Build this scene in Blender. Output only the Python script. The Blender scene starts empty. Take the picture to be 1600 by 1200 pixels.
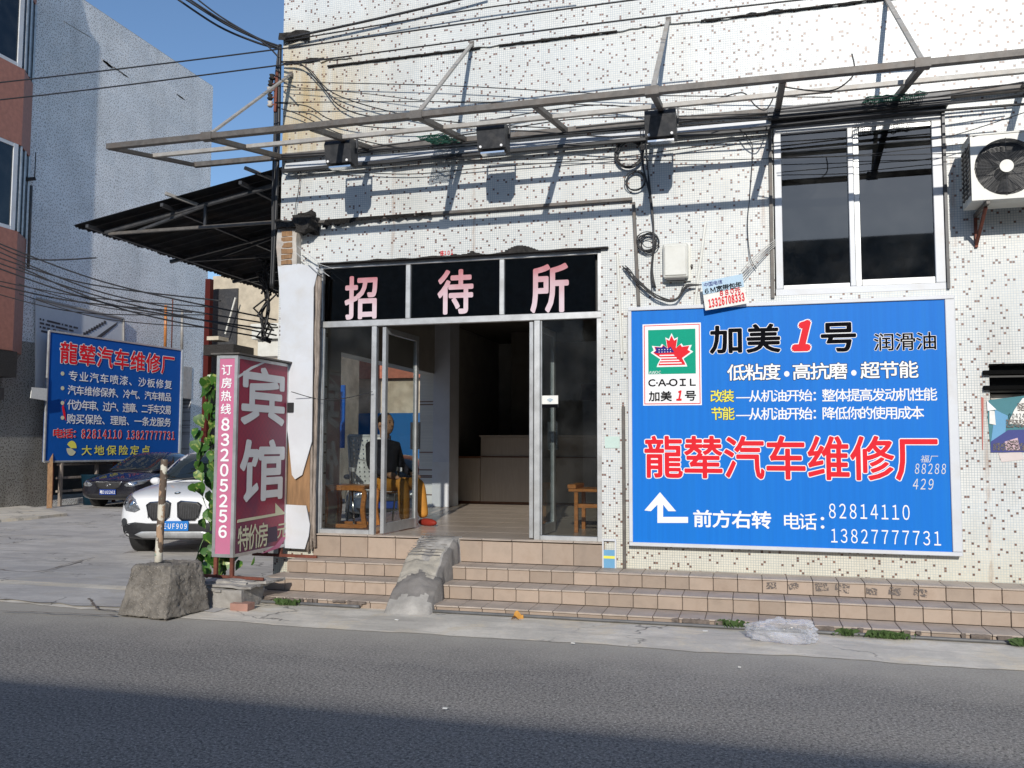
import bpy, bmesh, math, random
from mathutils import Vector, Matrix, noise
from mathutils.bvhtree import BVHTree
R = random.Random(7)
SC = bpy.context.scene
COL = SC.collection
rad = math.radians

# ------------------------------------------------------------------ camera
FPX, YAW, PITCH, ROLL = 1374.25, 0.26536, 0.07127, 0.00297
CAM = Vector((0, -8.3, 1.45))
_rt0 = Vector((math.cos(YAW), math.sin(YAW), 0))
FWD = Vector((-math.sin(YAW)*math.cos(PITCH), math.cos(YAW)*math.cos(PITCH), math.sin(PITCH)))
_up0 = _rt0.cross(FWD)
RT = _rt0*math.cos(ROLL) + _up0*math.sin(ROLL)
UP = -_rt0*math.sin(ROLL) + _up0*math.cos(ROLL)
cd = bpy.data.cameras.new('camera'); cam = bpy.data.objects.new('camera', cd); COL.objects.link(cam)
cd.sensor_width = 36; cd.lens = FPX/1600*36; cd.clip_end = 500; cd.clip_start = .05
m = Matrix((RT, UP, -FWD)).transposed().to_4x4(); m.translation = CAM
cam.matrix_world = m; SC.camera = cam

# ------------------------------------------------------------------ sky, sun, exposure
SUN = Vector((-0.236, 1.37, -0.60)).normalized()
w = bpy.data.worlds.new('World'); SC.world = w; w.use_nodes = True
nt = w.node_tree; nt.nodes.clear()
sky = nt.nodes.new('ShaderNodeTexSky'); sky.sky_type = 'NISHITA'; sky.sun_disc = False
sky.sun_elevation = math.asin(-SUN.z); sky.sun_rotation = math.atan2(-SUN.x, -SUN.y)
sky.air_density = 1.0; sky.dust_density = 0.5; sky.ozone_density = 4.0
bg = nt.nodes.new('ShaderNodeBackground'); bg.inputs[1].default_value = 0.138
wo = nt.nodes.new('ShaderNodeOutputWorld')
nt.links.new(sky.outputs[0], bg.inputs[0]); nt.links.new(bg.outputs[0], wo.inputs[0])
sl = bpy.data.lights.new('sun', 'SUN'); sl.energy = 3.6; sl.angle = rad(.5); sl.color = (1, .95, .87)
so = bpy.data.objects.new('sun', sl); COL.objects.link(so)
so.rotation_euler = SUN.to_track_quat('-Z', 'Y').to_euler(); so.location = (5, -30, 20)
SC.view_settings.view_transform = 'Standard'; SC.view_settings.look = 'None'
SC.view_settings.exposure = 0.0; SC.view_settings.gamma = 1; SC.view_settings.use_curve_mapping = False

# a pixel of the 1600x1200 photograph turned into a point on a real plane
def ray(u, v): return FWD + RT*((u-800)/FPX) - UP*((v-600)/FPX)
def hit(u, v, ax, val):
    d = ray(u, v); return CAM + d*((val-CAM[ax])/d[ax])
def F(u, v, y=0.0): return hit(u, v, 1, y)
def G(u, v, z=0.0): return hit(u, v, 2, z)
def S(u, v, x): return hit(u, v, 0, x)

# ------------------------------------------------------------------ materials
def N(nt, t, **k):
    n = nt.nodes.new(t)
    for a, b in k.items(): setattr(n, a, b)
    return n
def c4(c): return (c[0], c[1], c[2], 1)
def newmat(name):
    m = bpy.data.materials.new(name); m.use_nodes = True
    return m, m.node_tree, m.node_tree.nodes['Principled BSDF']
def ramp(nt, src, a, b, ca=(0, 0, 0), cb=(1, 1, 1)):
    r = N(nt, 'ShaderNodeValToRGB'); r.color_ramp.elements[0].position = a; r.color_ramp.elements[1].position = b
    r.color_ramp.elements[0].color = c4(ca); r.color_ramp.elements[1].color = c4(cb)
    nt.links.new(src, r.inputs[0]); return r.outputs[0]
def mixc(nt, fac, a, b, mode='MIX'):
    n = N(nt, 'ShaderNodeMix', data_type='RGBA', blend_type=mode)
    for i, v in ((0, fac), (6, a), (7, b)):
        if isinstance(v, (int, float)): n.inputs[i].default_value = v
        elif isinstance(v, tuple): n.inputs[i].default_value = c4(v)
        else: nt.links.new(v, n.inputs[i])
    return n.outputs[2]
def math_(nt, op, a, b=None):
    n = N(nt, 'ShaderNodeMath', operation=op)
    for i, v in enumerate((a, b)):
        if v is None: continue
        if isinstance(v, (int, float)): n.inputs[i].default_value = v
        else: nt.links.new(v, n.inputs[i])
    return n.outputs[0]
def noise_(nt, scale, detail=4, rough=.55, vec=None, dist=0):
    n = N(nt, 'ShaderNodeTexNoise'); n.inputs['Scale'].default_value = scale; n.inputs['Detail'].default_value = detail
    n.inputs['Roughness'].default_value = rough; n.inputs['Distortion'].default_value = dist
    if vec is None: vec = N(nt, 'ShaderNodeNewGeometry').outputs['Position']
    nt.links.new(vec, n.inputs['Vector']); return n.outputs[0]
def scaled(nt, v):
    m_ = N(nt, 'ShaderNodeVectorMath', operation='MULTIPLY'); m_.inputs[1].default_value = v
    nt.links.new(N(nt, 'ShaderNodeNewGeometry').outputs['Position'], m_.inputs[0]); return m_.outputs[0]
def bump(nt, bs, src, strength=.3, dist=.01):
    b = N(nt, 'ShaderNodeBump'); b.inputs['Strength'].default_value = strength; b.inputs['Distance'].default_value = dist
    nt.links.new(src, b.inputs['Height']); nt.links.new(b.outputs[0], bs.inputs['Normal'])
def mat(name, col, rough=.6, metal=0, var=.25, vs=6, bs_=None, bstr=.3, bd=.004, dirt=None, dscale=2.5, damt=.6, stretch=None, coat=0, objvar=0, spec=None):
    m, nt, b = newmat(name)
    lo = tuple(c*(1-var) for c in col); hi = tuple(min(1, c*(1+var)) for c in col)
    vec = scaled(nt, stretch) if stretch else None
    base = mixc(nt, ramp(nt, noise_(nt, vs, 5, .6, vec), .3, .7), lo, hi)
    if dirt:
        d = ramp(nt, noise_(nt, dscale, 8, .65, vec), .48, .72)
        base = mixc(nt, math_(nt, 'MULTIPLY', d, damt), base, dirt)
    if objvar:
        oi = N(nt, 'ShaderNodeObjectInfo').outputs['Random']
        base = mixc(nt, 1.0, base, ramp(nt, oi, 0, 1, (1-objvar,)*3, (1, 1, 1)), 'MULTIPLY')
    nt.links.new(base, b.inputs['Base Color'])
    b.inputs['Roughness'].default_value = rough; b.inputs['Metallic'].default_value = metal
    if coat: b.inputs['Coat Weight'].default_value = coat; b.inputs['Coat Roughness'].default_value = .04
    if spec is not None: b.inputs['Specular IOR Level'].default_value = spec
    if bs_: bump(nt, b, noise_(nt, bs_, 6, .65), bstr, bd)
    return m
def mosaic(name, ax, white=(.735, .73, .695), spot=(.20, .115, .085), dens=.058, pitch=.0218, blk=4.0, grout=(.36, .41, .45), stain=(.55, .48, .38), dirty=.5, corner=False):
    m, nt, b = newmat(name)
    pos = N(nt, 'ShaderNodeNewGeometry').outputs['Position']
    sep = N(nt, 'ShaderNodeSeparateXYZ'); nt.links.new(pos, sep.inputs[0])
    u = math_(nt, 'MULTIPLY', sep.outputs[ax], 1/pitch); v = math_(nt, 'MULTIPLY', sep.outputs[2], 1/pitch)
    fu, fv = math_(nt, 'FLOOR', u), math_(nt, 'FLOOR', v)
    cb = N(nt, 'ShaderNodeCombineXYZ'); nt.links.new(fu, cb.inputs[0]); nt.links.new(fv, cb.inputs[1])
    wn = N(nt, 'ShaderNodeTexWhiteNoise', noise_dimensions='3D'); nt.links.new(cb.outputs[0], wn.inputs['Vector'])
    rv = wn.outputs['Value']
    tile = mixc(nt, math_(nt, 'MULTIPLY', wn.outputs['Value'], 1.0), tuple(c*.93 for c in white), white)
    sp = mixc(nt, ramp(nt, rv, 0, dens), spot, tuple(min(1, c*1.5) for c in spot))
    if dens < .1:   # one speckle somewhere in each block of 4 x 4 tiles, as mosaic sheets are laid
        bu, bv = math_(nt, 'FLOOR', math_(nt, 'DIVIDE', fu, blk)), math_(nt, 'FLOOR', math_(nt, 'DIVIDE', fv, blk))
        c2 = N(nt, 'ShaderNodeCombineXYZ'); nt.links.new(bu, c2.inputs[0]); nt.links.new(bv, c2.inputs[1])
        w2 = N(nt, 'ShaderNodeTexWhiteNoise', noise_dimensions='3D'); nt.links.new(c2.outputs[0], w2.inputs['Vector'])
        s3 = N(nt, 'ShaderNodeSeparateColor'); nt.links.new(w2.outputs['Color'], s3.inputs[0])
        du = math_(nt, 'ABSOLUTE', math_(nt, 'SUBTRACT', math_(nt, 'SUBTRACT', fu, math_(nt, 'MULTIPLY', bu, blk)), math_(nt, 'FLOOR', math_(nt, 'MULTIPLY', s3.outputs[0], blk-.001))))
        dv_ = math_(nt, 'ABSOLUTE', math_(nt, 'SUBTRACT', math_(nt, 'SUBTRACT', fv, math_(nt, 'MULTIPLY', bv, blk)), math_(nt, 'FLOOR', math_(nt, 'MULTIPLY', s3.outputs[1], blk-.001))))
        isb = math_(nt, 'MULTIPLY', math_(nt, 'LESS_THAN', math_(nt, 'ADD', du, dv_), .5), math_(nt, 'LESS_THAN', s3.outputs[2], .93))
        isb = math_(nt, 'MAXIMUM', isb, math_(nt, 'LESS_THAN', rv, .012))
        sp = mixc(nt, s3.outputs[2], tuple(c*.75 for c in spot), tuple(min(1, c*1.4) for c in spot))
        tile = mixc(nt, isb, tile, sp)
    else: tile = mixc(nt, math_(nt, 'LESS_THAN', rv, dens), tile, sp)
    e1 = math_(nt, 'ABSOLUTE', math_(nt, 'SUBTRACT', math_(nt, 'FRACT', u), .5)); e2 = math_(nt, 'ABSOLUTE', math_(nt, 'SUBTRACT', math_(nt, 'FRACT', v), .5))
    edge = math_(nt, 'GREATER_THAN', math_(nt, 'MAXIMUM', e1, e2), .425)
    big = ramp(nt, noise_(nt, .9, 6, .6), .42, .66)
    gcol = mixc(nt, big, grout, tuple(c*1.55 for c in grout))
    base = mixc(nt, edge, tile, gcol)
    c3 = N(nt, 'ShaderNodeCombineXYZ'); nt.links.new(math_(nt, 'FLOOR', math_(nt, 'DIVIDE', fu, 15.0)), c3.inputs[0]); nt.links.new(math_(nt, 'FLOOR', math_(nt, 'DIVIDE', fv, 15.0)), c3.inputs[1])
    w3 = N(nt, 'ShaderNodeTexWhiteNoise', noise_dimensions='3D'); nt.links.new(c3.outputs[0], w3.inputs['Vector'])
    base = mixc(nt, 1.0, base, ramp(nt, w3.outputs['Value'], 0, 1, (.93, .945, .95), (1, 1, .99)), 'MULTIPLY')
    st = ramp(nt, noise_(nt, 1.0, 7, .65, scaled(nt, (1.6, 1.6, .28))), .52, .78)
    base = mixc(nt, math_(nt, 'MULTIPLY', st, dirty), base, stain, 'MULTIPLY')
    g2 = ramp(nt, noise_(nt, .7, 6, .6, scaled(nt, (.7, .7, 1.3))), .45, .7)
    base = mixc(nt, math_(nt, 'MULTIPLY', g2, .35), base, (.72, .72, .69), 'MULTIPLY')
    if corner:   # water stains under the slab line by the building's corner
        fx = ramp(nt, sep.outputs[0], 0, 1); mr = N(nt, 'ShaderNodeMapRange'); nt.links.new(sep.outputs[0], mr.inputs[0])
        mr.inputs[1].default_value = -3.4; mr.inputs[2].default_value = -4.7; mr.clamp = True
        mz = N(nt, 'ShaderNodeMapRange'); nt.links.new(sep.outputs[2], mz.inputs[0]); mz.inputs[1].default_value = 4.5; mz.inputs[2].default_value = 4.62
        mz2 = N(nt, 'ShaderNodeMapRange'); nt.links.new(sep.outputs[2], mz2.inputs[0]); mz2.inputs[1].default_value = 6.1; mz2.inputs[2].default_value = 5.4
        k = math_(nt, 'MULTIPLY', math_(nt, 'MULTIPLY', mr.outputs[0], mz.outputs[0]), mz2.outputs[0])
        rs = ramp(nt, noise_(nt, 2.2, 6, .6, scaled(nt, (4, 4, .5))), .34, .62)
        base = mixc(nt, math_(nt, 'MULTIPLY', math_(nt, 'MULTIPLY', k, rs), .9), base, (.8, .58, .28), 'MULTIPLY')
        base = mixc(nt, math_(nt, 'MULTIPLY', k, .5), base, (.85, .78, .62), 'MULTIPLY')
        for sx_, zlo, zhi, am in ((1.735, 3.2, 4.4, .5), (-3.53, 3.3, 4.4, .6), (-2.66, 3.3, 4.4, .5), (.14, 3.2, 5.2, .45), (1.93, .3, 1.9, .5)):
            k1 = N(nt, 'ShaderNodeMapRange'); nt.links.new(math_(nt, 'ABSOLUTE', math_(nt, 'SUBTRACT', math_(nt, 'ADD', sep.outputs[0], math_(nt, 'MULTIPLY', noise_(nt, 6, 3), .02)), sx_+.01)), k1.inputs[0]); k1.inputs[1].default_value = .03; k1.inputs[2].default_value = .004
            k2 = math_(nt, 'MULTIPLY', math_(nt, 'GREATER_THAN', sep.outputs[2], zlo), math_(nt, 'LESS_THAN', sep.outputs[2], zhi))
            k3 = math_(nt, 'MULTIPLY', math_(nt, 'MULTIPLY', k1.outputs[0], k2), ramp(nt, noise_(nt, 5, 6, .7, scaled(nt, (3, 3, .8))), .42, .6))
            base = mixc(nt, math_(nt, 'MULTIPLY', k3, am), base, (.30, .17, .10))
        lo = N(nt, 'ShaderNodeMapRange'); nt.links.new(sep.outputs[2], lo.inputs[0]); lo.inputs[1].default_value = .95; lo.inputs[2].default_value = .3
        base = mixc(nt, math_(nt, 'MULTIPLY', lo.outputs[0], .6), base, (.86, .78, .58), 'MULTIPLY')
    nt.links.new(base, b.inputs['Base Color']); b.inputs['Roughness'].default_value = .38
    bump(nt, b, math_(nt, 'SUBTRACT', 1.0, edge), .35, .0015)
    return m
def glass(name, tint=(.55, .58, .58), refl=.12, rough=0.0, spread=.0):
    m, nt, b = newmat(name); nt.nodes.remove(b)
    t = N(nt, 'ShaderNodeBsdfTransparent'); t.inputs[0].default_value = c4(tint)
    g = N(nt, 'ShaderNodeBsdfGlossy'); g.inputs['Roughness'].default_value = rough; g.inputs[0].default_value = (.9, .95, 1, 1)
    fr = N(nt, 'ShaderNodeLayerWeight'); fr.inputs[0].default_value = .5
    f = math_(nt, 'ADD', math_(nt, 'MULTIPLY', math_(nt, 'POWER', fr.outputs['Facing'], 5.0), .8), refl)
    if spread:
        d = N(nt, 'ShaderNodeBsdfDiffuse'); d.inputs[0].default_value = (.5, .5, .48, 1)
        mx = N(nt, 'ShaderNodeMixShader'); nt.links.new(math_(nt, 'MULTIPLY', ramp(nt, noise_(nt, 3, 6), .4, .8), spread), mx.inputs[0])
        nt.links.new(t.outputs[0], mx.inputs[1]); nt.links.new(d.outputs[0], mx.inputs[2]); t = mx
    x = N(nt, 'ShaderNodeMixShader'); nt.links.new(f, x.inputs[0]); nt.links.new(t.outputs[0], x.inputs[1]); nt.links.new(g.outputs[0], x.inputs[2])
    nt.links.new(x.outputs[0], nt.nodes['Material Output'].inputs[0]); return m

MT = {}
MT['mosaic'] = mosaic('mosaic_facade', 0, corner=True, dirty=.38)
MT['mosaic_side'] = mosaic('mosaic_side', 1, dirty=.6)
MT['mosaic_far'] = mosaic('mosaic_far', 1, white=(.90, .90, .90), spot=(.36, .33, .31), dens=.058, pitch=.029, blk=2.0, grout=(.68, .68, .68), stain=(.55, .53, .5), dirty=.4)
MT['alu'] = mat('aluminium', (.55, .56, .56), .42, .55, .15, 9, dirt=(.25, .24, .22), damt=.5)
MT['steel'] = mat('painted_steel_beam', (.12, .11, .10), .55, .2, .3, 14, dirt=(.12, .09, .07), dscale=9, damt=.8, stretch=(1, 1, 1))
MT['steel_pale'] = mat('pale_strut', (.36, .345, .32), .5, .1, .15, 14, dirt=(.3, .24, .18), dscale=9)
MT['white_paint'] = mat('white_sheet_metal', (.62, .64, .67), .4, 0, .05, 3, dirt=(.5, .45, .38), dscale=4, damt=.35)
MT['white_plastic'] = mat('white_plastic', (.66, .66, .61), .4, 0, .06, 8, dirt=(.5, .47, .4), dscale=6, damt=.4)
MT['black'] = mat('black_plastic', (.018, .018, .02), .45, 0, .3, 20)
MT['floodgrey'] = mat('dark_grey_metal', (.045, .047, .052), .45, .1, .3, 20, dirt=(.12, .11, .1), dscale=10, damt=.4)
MT['cable'] = mat('cable_black', (.02, .02, .022), .5)
MT['cable_grey'] = mat('cable_grey', (.12, .12, .12), .5)
MT['cable_white'] = mat('cable_white', (.5, .49, .46), .5)
MT['tar'] = mat('black_tar', (.03, .027, .025), .9, 0, .5, 30, bs_=40, bstr=1, bd=.02)
MT['wood_old'] = mat('weathered_wood', (.30, .25, .21), .85, 0, .5, 3, stretch=(20, 20, 2.5), bs_=30, bstr=.8, bd=.01, dirt=(.12, .09, .07))
MT['plaster'] = mat('old_plaster', (.5, .47, .43), .85, 0, .25, 8, bs_=20, bstr=.6, bd=.01, dirt=(.3, .2, .13), dscale=4)
MT['brown_board'] = mat('brown_plywood', (.27, .15, .07), .7, 0, .35, 3, stretch=(9, 9, 1))
MT['tile'] = mat('step_tile', (.43, .335, .26), .5, 0, .16, 5, bs_=60, bstr=.15, bd=.002, dirt=(.25, .18, .13), dscale=5, damt=.65, objvar=.25)
MT['tread'] = mat('tread_tile', (.46, .385, .32), .55, 0, .14, 6, bs_=60, bstr=.15, bd=.002, dirt=(.30, .25, .21), dscale=4, damt=.6, objvar=.12)
MT['core'] = mat('mortar', (.16, .13, .11), .95, 0, .4, 20, bs_=30)
MT['concrete'] = mat('rough_concrete', (.36, .34, .31), .95, 0, .3, 5, bs_=25, bstr=.8, bd=.012, dirt=(.22, .2, .18), dscale=3)
MT['concrete_dark'] = mat('dark_concrete', (.2, .185, .17), .95, 0, .3, 5, bs_=25, bstr=.8, bd=.012, dirt=(.10, .09, .08), dscale=3)
MT['rust'] = mat('rusty_red_steel', (.17, .05, .03), .7, .1, .4, 12, dirt=(.08, .03, .02))
MT['brick_red'] = mat('pink_brick', (.36, .2, .155), .85, 0, .2, 4, bs_=15)
MT['glass_door'] = glass('door_glass', (.80, .82, .81), .05, spread=.03)
MT['glass_dark'] = glass('dark_window_film', (.12, .12, .13), .075, .02, .05)
MT['glass_sign'] = glass('black_film_glass', (.05, .05, .06), .05, .02)
MT['glass_car'] = glass('car_glass', (.22, .25, .25), .09, .0)
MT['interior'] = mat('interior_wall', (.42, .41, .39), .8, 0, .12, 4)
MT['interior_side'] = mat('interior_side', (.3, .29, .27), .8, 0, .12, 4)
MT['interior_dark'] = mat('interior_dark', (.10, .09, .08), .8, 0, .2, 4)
MT['floor_in'] = mat('polished_floor_tile', (.50, .42, .34), .25, 0, .08, 3, dirt=(.4, .33, .26))
MT['counter'] = mat('counter_laminate', (.34, .29, .24), .45, 0, .08, 4, stretch=(14, 14, 1))
MT['pillar'] = mat('pale_blue_pillar', (.55, .58, .64), .55, 0, .08, 4)
MT['orange_wood'] = mat('orange_wood', (.52, .20, .055), .35, 0, .25, 4, stretch=(3, 3, 10))
MT['dark_wood'] = mat('dark_wood', (.16, .06, .025), .4, 0, .25, 4)
MT['chrome'] = mat('polished_metal', (.7, .7, .7), .18, 1, .05)
MT['rubber'] = mat('rubber', (.02, .02, .02), .8)
MT['netting'] = mat('green_netting', (.02, .13, .09), .7, 0, .3, 30)
MT['paper'] = mat('paper', (.78, .77, .72), .7, 0, .08, 20)
MT['tilered'] = mat('red_tile', (.38, .13, .08), .7, 0, .25, 10)
def flat(name, col, rough=.5, **k): return mat(name, col, max(rough, .5), var=.04, spec=.12, **k)
MT['blue'] = mat('sign_blue', (.006, .165, .60), .5, 0, .06, 2, spec=.15, stretch=(14, 14, .3), dirt=(.015, .21, .58), dscale=1.2, damt=.3)
MT['blue2'] = flat('sign_blue_dusty', (.008, .09, .38), .45)
MT['white'] = flat('print_white', (.84, .84, .84), .45)
MT['ink'] = mat('print_black', (.006, .006, .008), .8, var=.04, spec=.02)
MT['red'] = flat('print_red', (.72, .018, .03), .45)
MT['yellow'] = flat('print_yellow', (.80, .74, .12), .45)
MT['green'] = flat('print_green', (.0, .32, .20), .45)
MT['navy'] = flat('print_navy', (.02, .02, .20), .45)
MT['pink'] = mat('print_pink', (.58, .17, .29), .5, 0, .08, 2, spec=.12, dirt=(.45, .2, .27), damt=.5)
MT['grey_print'] = flat('print_grey', (.66, .66, .66), .45)
MT['cream'] = flat('print_cream', (.62, .60, .42), .5)
MT['teal'] = flat('print_teal', (.15, .5, .45), .5)
MT['skyblue'] = flat('print_skyblue', (.16, .36, .55), .5)

def wear_asphalt():
    m, nt, b = newmat('asphalt')
    base = mixc(nt, ramp(nt, noise_(nt, 1.2, 6, .6, scaled(nt, (.35, 1, 1))), .3, .72), (.195, .183, .172), (.275, .258, .240))
    base = mixc(nt, 1.0, base, ramp(nt, noise_(nt, .8, 5, .6, scaled(nt, (.5, 1.3, 1))), .35, .65, (.84, .84, .85), (1.08, 1.07, 1.05)), 'MULTIPLY')
    sp = ramp(nt, noise_(nt, 70, 3, .85), .50, .62); base = mixc(nt, math_(nt, 'MULTIPLY', sp, .8), base, (.52, .5, .46))
    dk = ramp(nt, noise_(nt, 48, 3, .75), .40, .50, (1, 1, 1), (0, 0, 0)); base = mixc(nt, math_(nt, 'MULTIPLY', dk, .65), base, (.05, .05, .05))
    sep = N(nt, 'ShaderNodeSeparateXYZ'); nt.links.new(N(nt, 'ShaderNodeNewGeometry').outputs['Position'], sep.inputs[0])
    mr = N(nt, 'ShaderNodeMapRange'); nt.links.new(math_(nt, 'ADD', sep.outputs[1], math_(nt, 'MULTIPLY', noise_(nt, 2.5, 6, .6), .9)), mr.inputs[0]); mr.inputs[1].default_value = -2.3; mr.inputs[2].default_value = -1.2
    base = mixc(nt, math_(nt, 'MULTIPLY', mr.outputs[0], .85), base, (.44, .41, .355))   # dust washed against the pavement edge
    nt.links.new(base, b.inputs['Base Color']); b.inputs['Roughness'].default_value = .9; b.inputs['Specular IOR Level'].default_value = .15
    bump(nt, b, noise_(nt, 85, 4, .8), .35, .006); return m
def wear_concrete(name, a, c, warm, wet=True):
    m, nt, b = newmat(name)
    base = mixc(nt, ramp(nt, noise_(nt, 1.1, 9, .66), .44, .56), a, c)
    base = mixc(nt, ramp(nt, noise_(nt, 2.3, 8, .7, None, .6), .52, .62), base, warm)
    base = mixc(nt, math_(nt, 'MULTIPLY', ramp(nt, noise_(nt, 2.6, 8, .7, scaled(nt, (.4, 2.2, 1)), .5), .50, .64), .6), base, tuple(x*.72 for x in a))
    base = mixc(nt, math_(nt, 'MULTIPLY', ramp(nt, noise_(nt, 1.5, 7, .7, scaled(nt, (.6, 1.6, 1)), .4), .56, .66), .55), base, tuple(x*.68 for x in a))
    base = mixc(nt, math_(nt, 'MULTIPLY', ramp(nt, noise_(nt, 45, 4, .8), .5, .75), .3), base, tuple(x*.45 for x in a))
    v = N(nt, 'ShaderNodeTexVoronoi', feature='DISTANCE_TO_EDGE'); v.inputs['Scale'].default_value = .55
    nv = N(nt, 'ShaderNodeVectorMath', operation='ADD'); nn = N(nt, 'ShaderNodeTexNoise'); nn.inputs['Scale'].default_value = 2.2; nn.inputs['Detail'].default_value = 6
    g = N(nt, 'ShaderNodeNewGeometry').outputs['Position']; nt.links.new(g, nn.inputs['Vector'])
    nt.links.new(g, nv.inputs[0]); nt.links.new(nn.outputs[1], nv.inputs[1]); nt.links.new(nv.outputs[0], v.inputs['Vector'])
    cr = ramp(nt, v.outputs[0], .0, .012, (1, 1, 1), (0, 0, 0)); cr = math_(nt, 'MULTIPLY', cr, ramp(nt, noise_(nt, .8, 2), .45, .55))
    base = mixc(nt, math_(nt, 'MULTIPLY', cr, .8), base, (.06, .055, .05))
    nt.links.new(base, b.inputs['Base Color']); b.inputs['Roughness'].default_value = .85
    bump(nt, b, math_(nt, 'SUBTRACT', noise_(nt, 22, 8, .7), cr), .5, .008); return m
MT['asphalt'] = wear_asphalt()
MT['apron'] = wear_concrete('worn_pavement', (.56, .52, .45), (.72, .665, .57), (.68, .60, .47))
MT['yard'] = wear_concrete('yard_concrete', (.46, .44, .42), (.57, .545, .51), (.52, .485, .43))
def pebble():
    m, nt, b = newmat('exposed_aggregate')
    base = mixc(nt, ramp(nt, noise_(nt, 7, 8, .75), .38, .62), (.125, .112, .095), (.29, .262, .225))
    v = N(nt, 'ShaderNodeTexVoronoi'); v.inputs['Scale'].default_value = 42; nt.links.new(N(nt, 'ShaderNodeNewGeometry').outputs['Position'], v.inputs['Vector'])
    peb = math_(nt, 'MULTIPLY', ramp(nt, v.outputs['Distance'], .16, .30, (1, 1, 1), (0, 0, 0)), ramp(nt, noise_(nt, 30, 2), .42, .5))
    base = mixc(nt, math_(nt, 'MULTIPLY', peb, ramp(nt, noise_(nt, 5, 3), .30, .5)), base, (.50, .44, .36)); base = mixc(nt, ramp(nt, noise_(nt, 2.2, 5, .6), .55, .75), base, (.30, .27, .23))
    nt.links.new(base, b.inputs['Base Color']); b.inputs['Roughness'].default_value = .95
    bump(nt, b, math_(nt, 'ADD', noise_(nt, 28, 8, .75), math_(nt, 'MULTIPLY', peb, .4)), 1.0, .02); return m
MT['pebble'] = pebble()

# ------------------------------------------------------------------ builders
WL = {}
def wloc(o): return WL.get(o.name, Vector((0, 0, 0))) if o else Vector((0, 0, 0))
def link(name, me, parent, world):
    o = bpy.data.objects.new(name, me); COL.objects.link(o)
    if parent: o.parent = parent
    o.location = world - wloc(parent); WL[o.name] = world.copy(); return o
def obj(name, bm, m, parent=None, smooth=False, base=False):
    if len(bm.verts) == 0: return None
    c = Vector((0, 0, 0)); lo = [min(v.co[i] for v in bm.verts) for i in range(3)]; hi = [max(v.co[i] for v in bm.verts) for i in range(3)]
    c = Vector(((lo[0]+hi[0])/2, (lo[1]+hi[1])/2, lo[2] if base else (lo[2]+hi[2])/2))
    for v in bm.verts: v.co -= c
    if smooth:
        for f in bm.faces: f.smooth = True
    me = bpy.data.meshes.new(name); bm.to_mesh(me); bm.free()
    for x in (m if isinstance(m, (list, tuple)) else [m]): me.materials.append(MT[x] if isinstance(x, str) else x)
    return link(name, me, parent, c)
def tag(o, label=None, cat=None, group=None, kind=None):
    if label: o['label'] = label
    if cat: o['category'] = cat
    if group: o['group'] = group
    if kind: o['kind'] = kind
    return o
def thing(name, label, cat, loc=(0, 0, 0), group=None):
    o = bpy.data.objects.new(name, None); COL.objects.link(o); o.location = loc; o.empty_display_size = .1
    WL[o.name] = Vector(loc); return tag(o, label, cat, group)
def addbox(bm, x0, x1, y0, y1, z0, z1, bev=0, mi=0):
    n = bmesh.new()
    vs = [n.verts.new(p) for p in ((x0, y0, z0), (x1, y0, z0), (x1, y1, z0), (x0, y1, z0), (x0, y0, z1), (x1, y0, z1), (x1, y1, z1), (x0, y1, z1))]
    for f in ((0, 3, 2, 1), (4, 5, 6, 7), (0, 1, 5, 4), (1, 2, 6, 5), (2, 3, 7, 6), (3, 0, 4, 7)): n.faces.new([vs[i] for i in f]).material_index = mi
    if bev: bmesh.ops.bevel(n, geom=n.edges[:], offset=bev, segments=1, affect='EDGES')
    merge(bm, n); return bm
def merge(bm, n, mtx=None):
    mp = {v: bm.verts.new(mtx @ v.co if mtx else v.co) for v in n.verts}
    for f in n.faces:
        try: g = bm.faces.new([mp[v] for v in f.verts]); g.material_index = f.material_index; g.smooth = f.smooth
        except ValueError: pass
    n.free()
def box(name, x0, x1, y0, y1, z0, z1, m, parent=None, bev=0.0, base=False):
    return obj(name, addbox(bmesh.new(), x0, x1, y0, y1, z0, z1, bev), m, parent, base=base)
def addbar(bm, a, b, wd, ht=None, roll=0):
    a, b = Vector(a), Vector(b); ht = ht or wd; d = (b-a); L = d.length; q = d.to_track_quat('Z', 'Y')
    n = bmesh.new(); addbox(n, -wd/2, wd/2, -ht/2, ht/2, 0, L, min(wd, ht)*.08)
    merge(bm, n, Matrix.Translation(a) @ q.to_matrix().to_4x4() @ Matrix.Rotation(roll, 4, 'Z')); return bm
def bar(name, a, b, wd, m, parent=None, ht=None): return obj(name, addbar(bmesh.new(), a, b, wd, ht), m, parent)
def addtube(bm, pts, r, seg=6, closed=False, rads=None, caps=True):
    pts = [Vector(p) for p in pts]; n = len(pts); rings = []
    prev = None
    for i, p in enumerate(pts):
        if closed: t = pts[(i+1) % n]-pts[i-1]
        else: t = pts[min(i+1, n-1)]-pts[max(i-1, 0)]
        t.normalize()
        if prev is None: a = t.orthogonal().normalized()
        else: a = (prev - t*prev.dot(t)).normalized()
        prev = a; b2 = t.cross(a); rr = rads[i] if rads else r
        rings.append([bm.verts.new(p + (a*math.cos(k*2*math.pi/seg)+b2*math.sin(k*2*math.pi/seg))*rr) for k in range(seg)])
    for i in range(n if closed else n-1):
        A, B = rings[i], rings[(i+1) % n]
        for k in range(seg): f = bm.faces.new((A[k], A[(k+1) % seg], B[(k+1) % seg], B[k])); f.smooth = True
    if not closed and caps: bm.faces.new(rings[0][::-1]); bm.faces.new(rings[-1])
    return bm
def tube(name, pts, r, m, parent=None, seg=8, closed=False, rads=None): return obj(name, addtube(bmesh.new(), pts, r, seg, closed, rads), m, parent)
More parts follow.
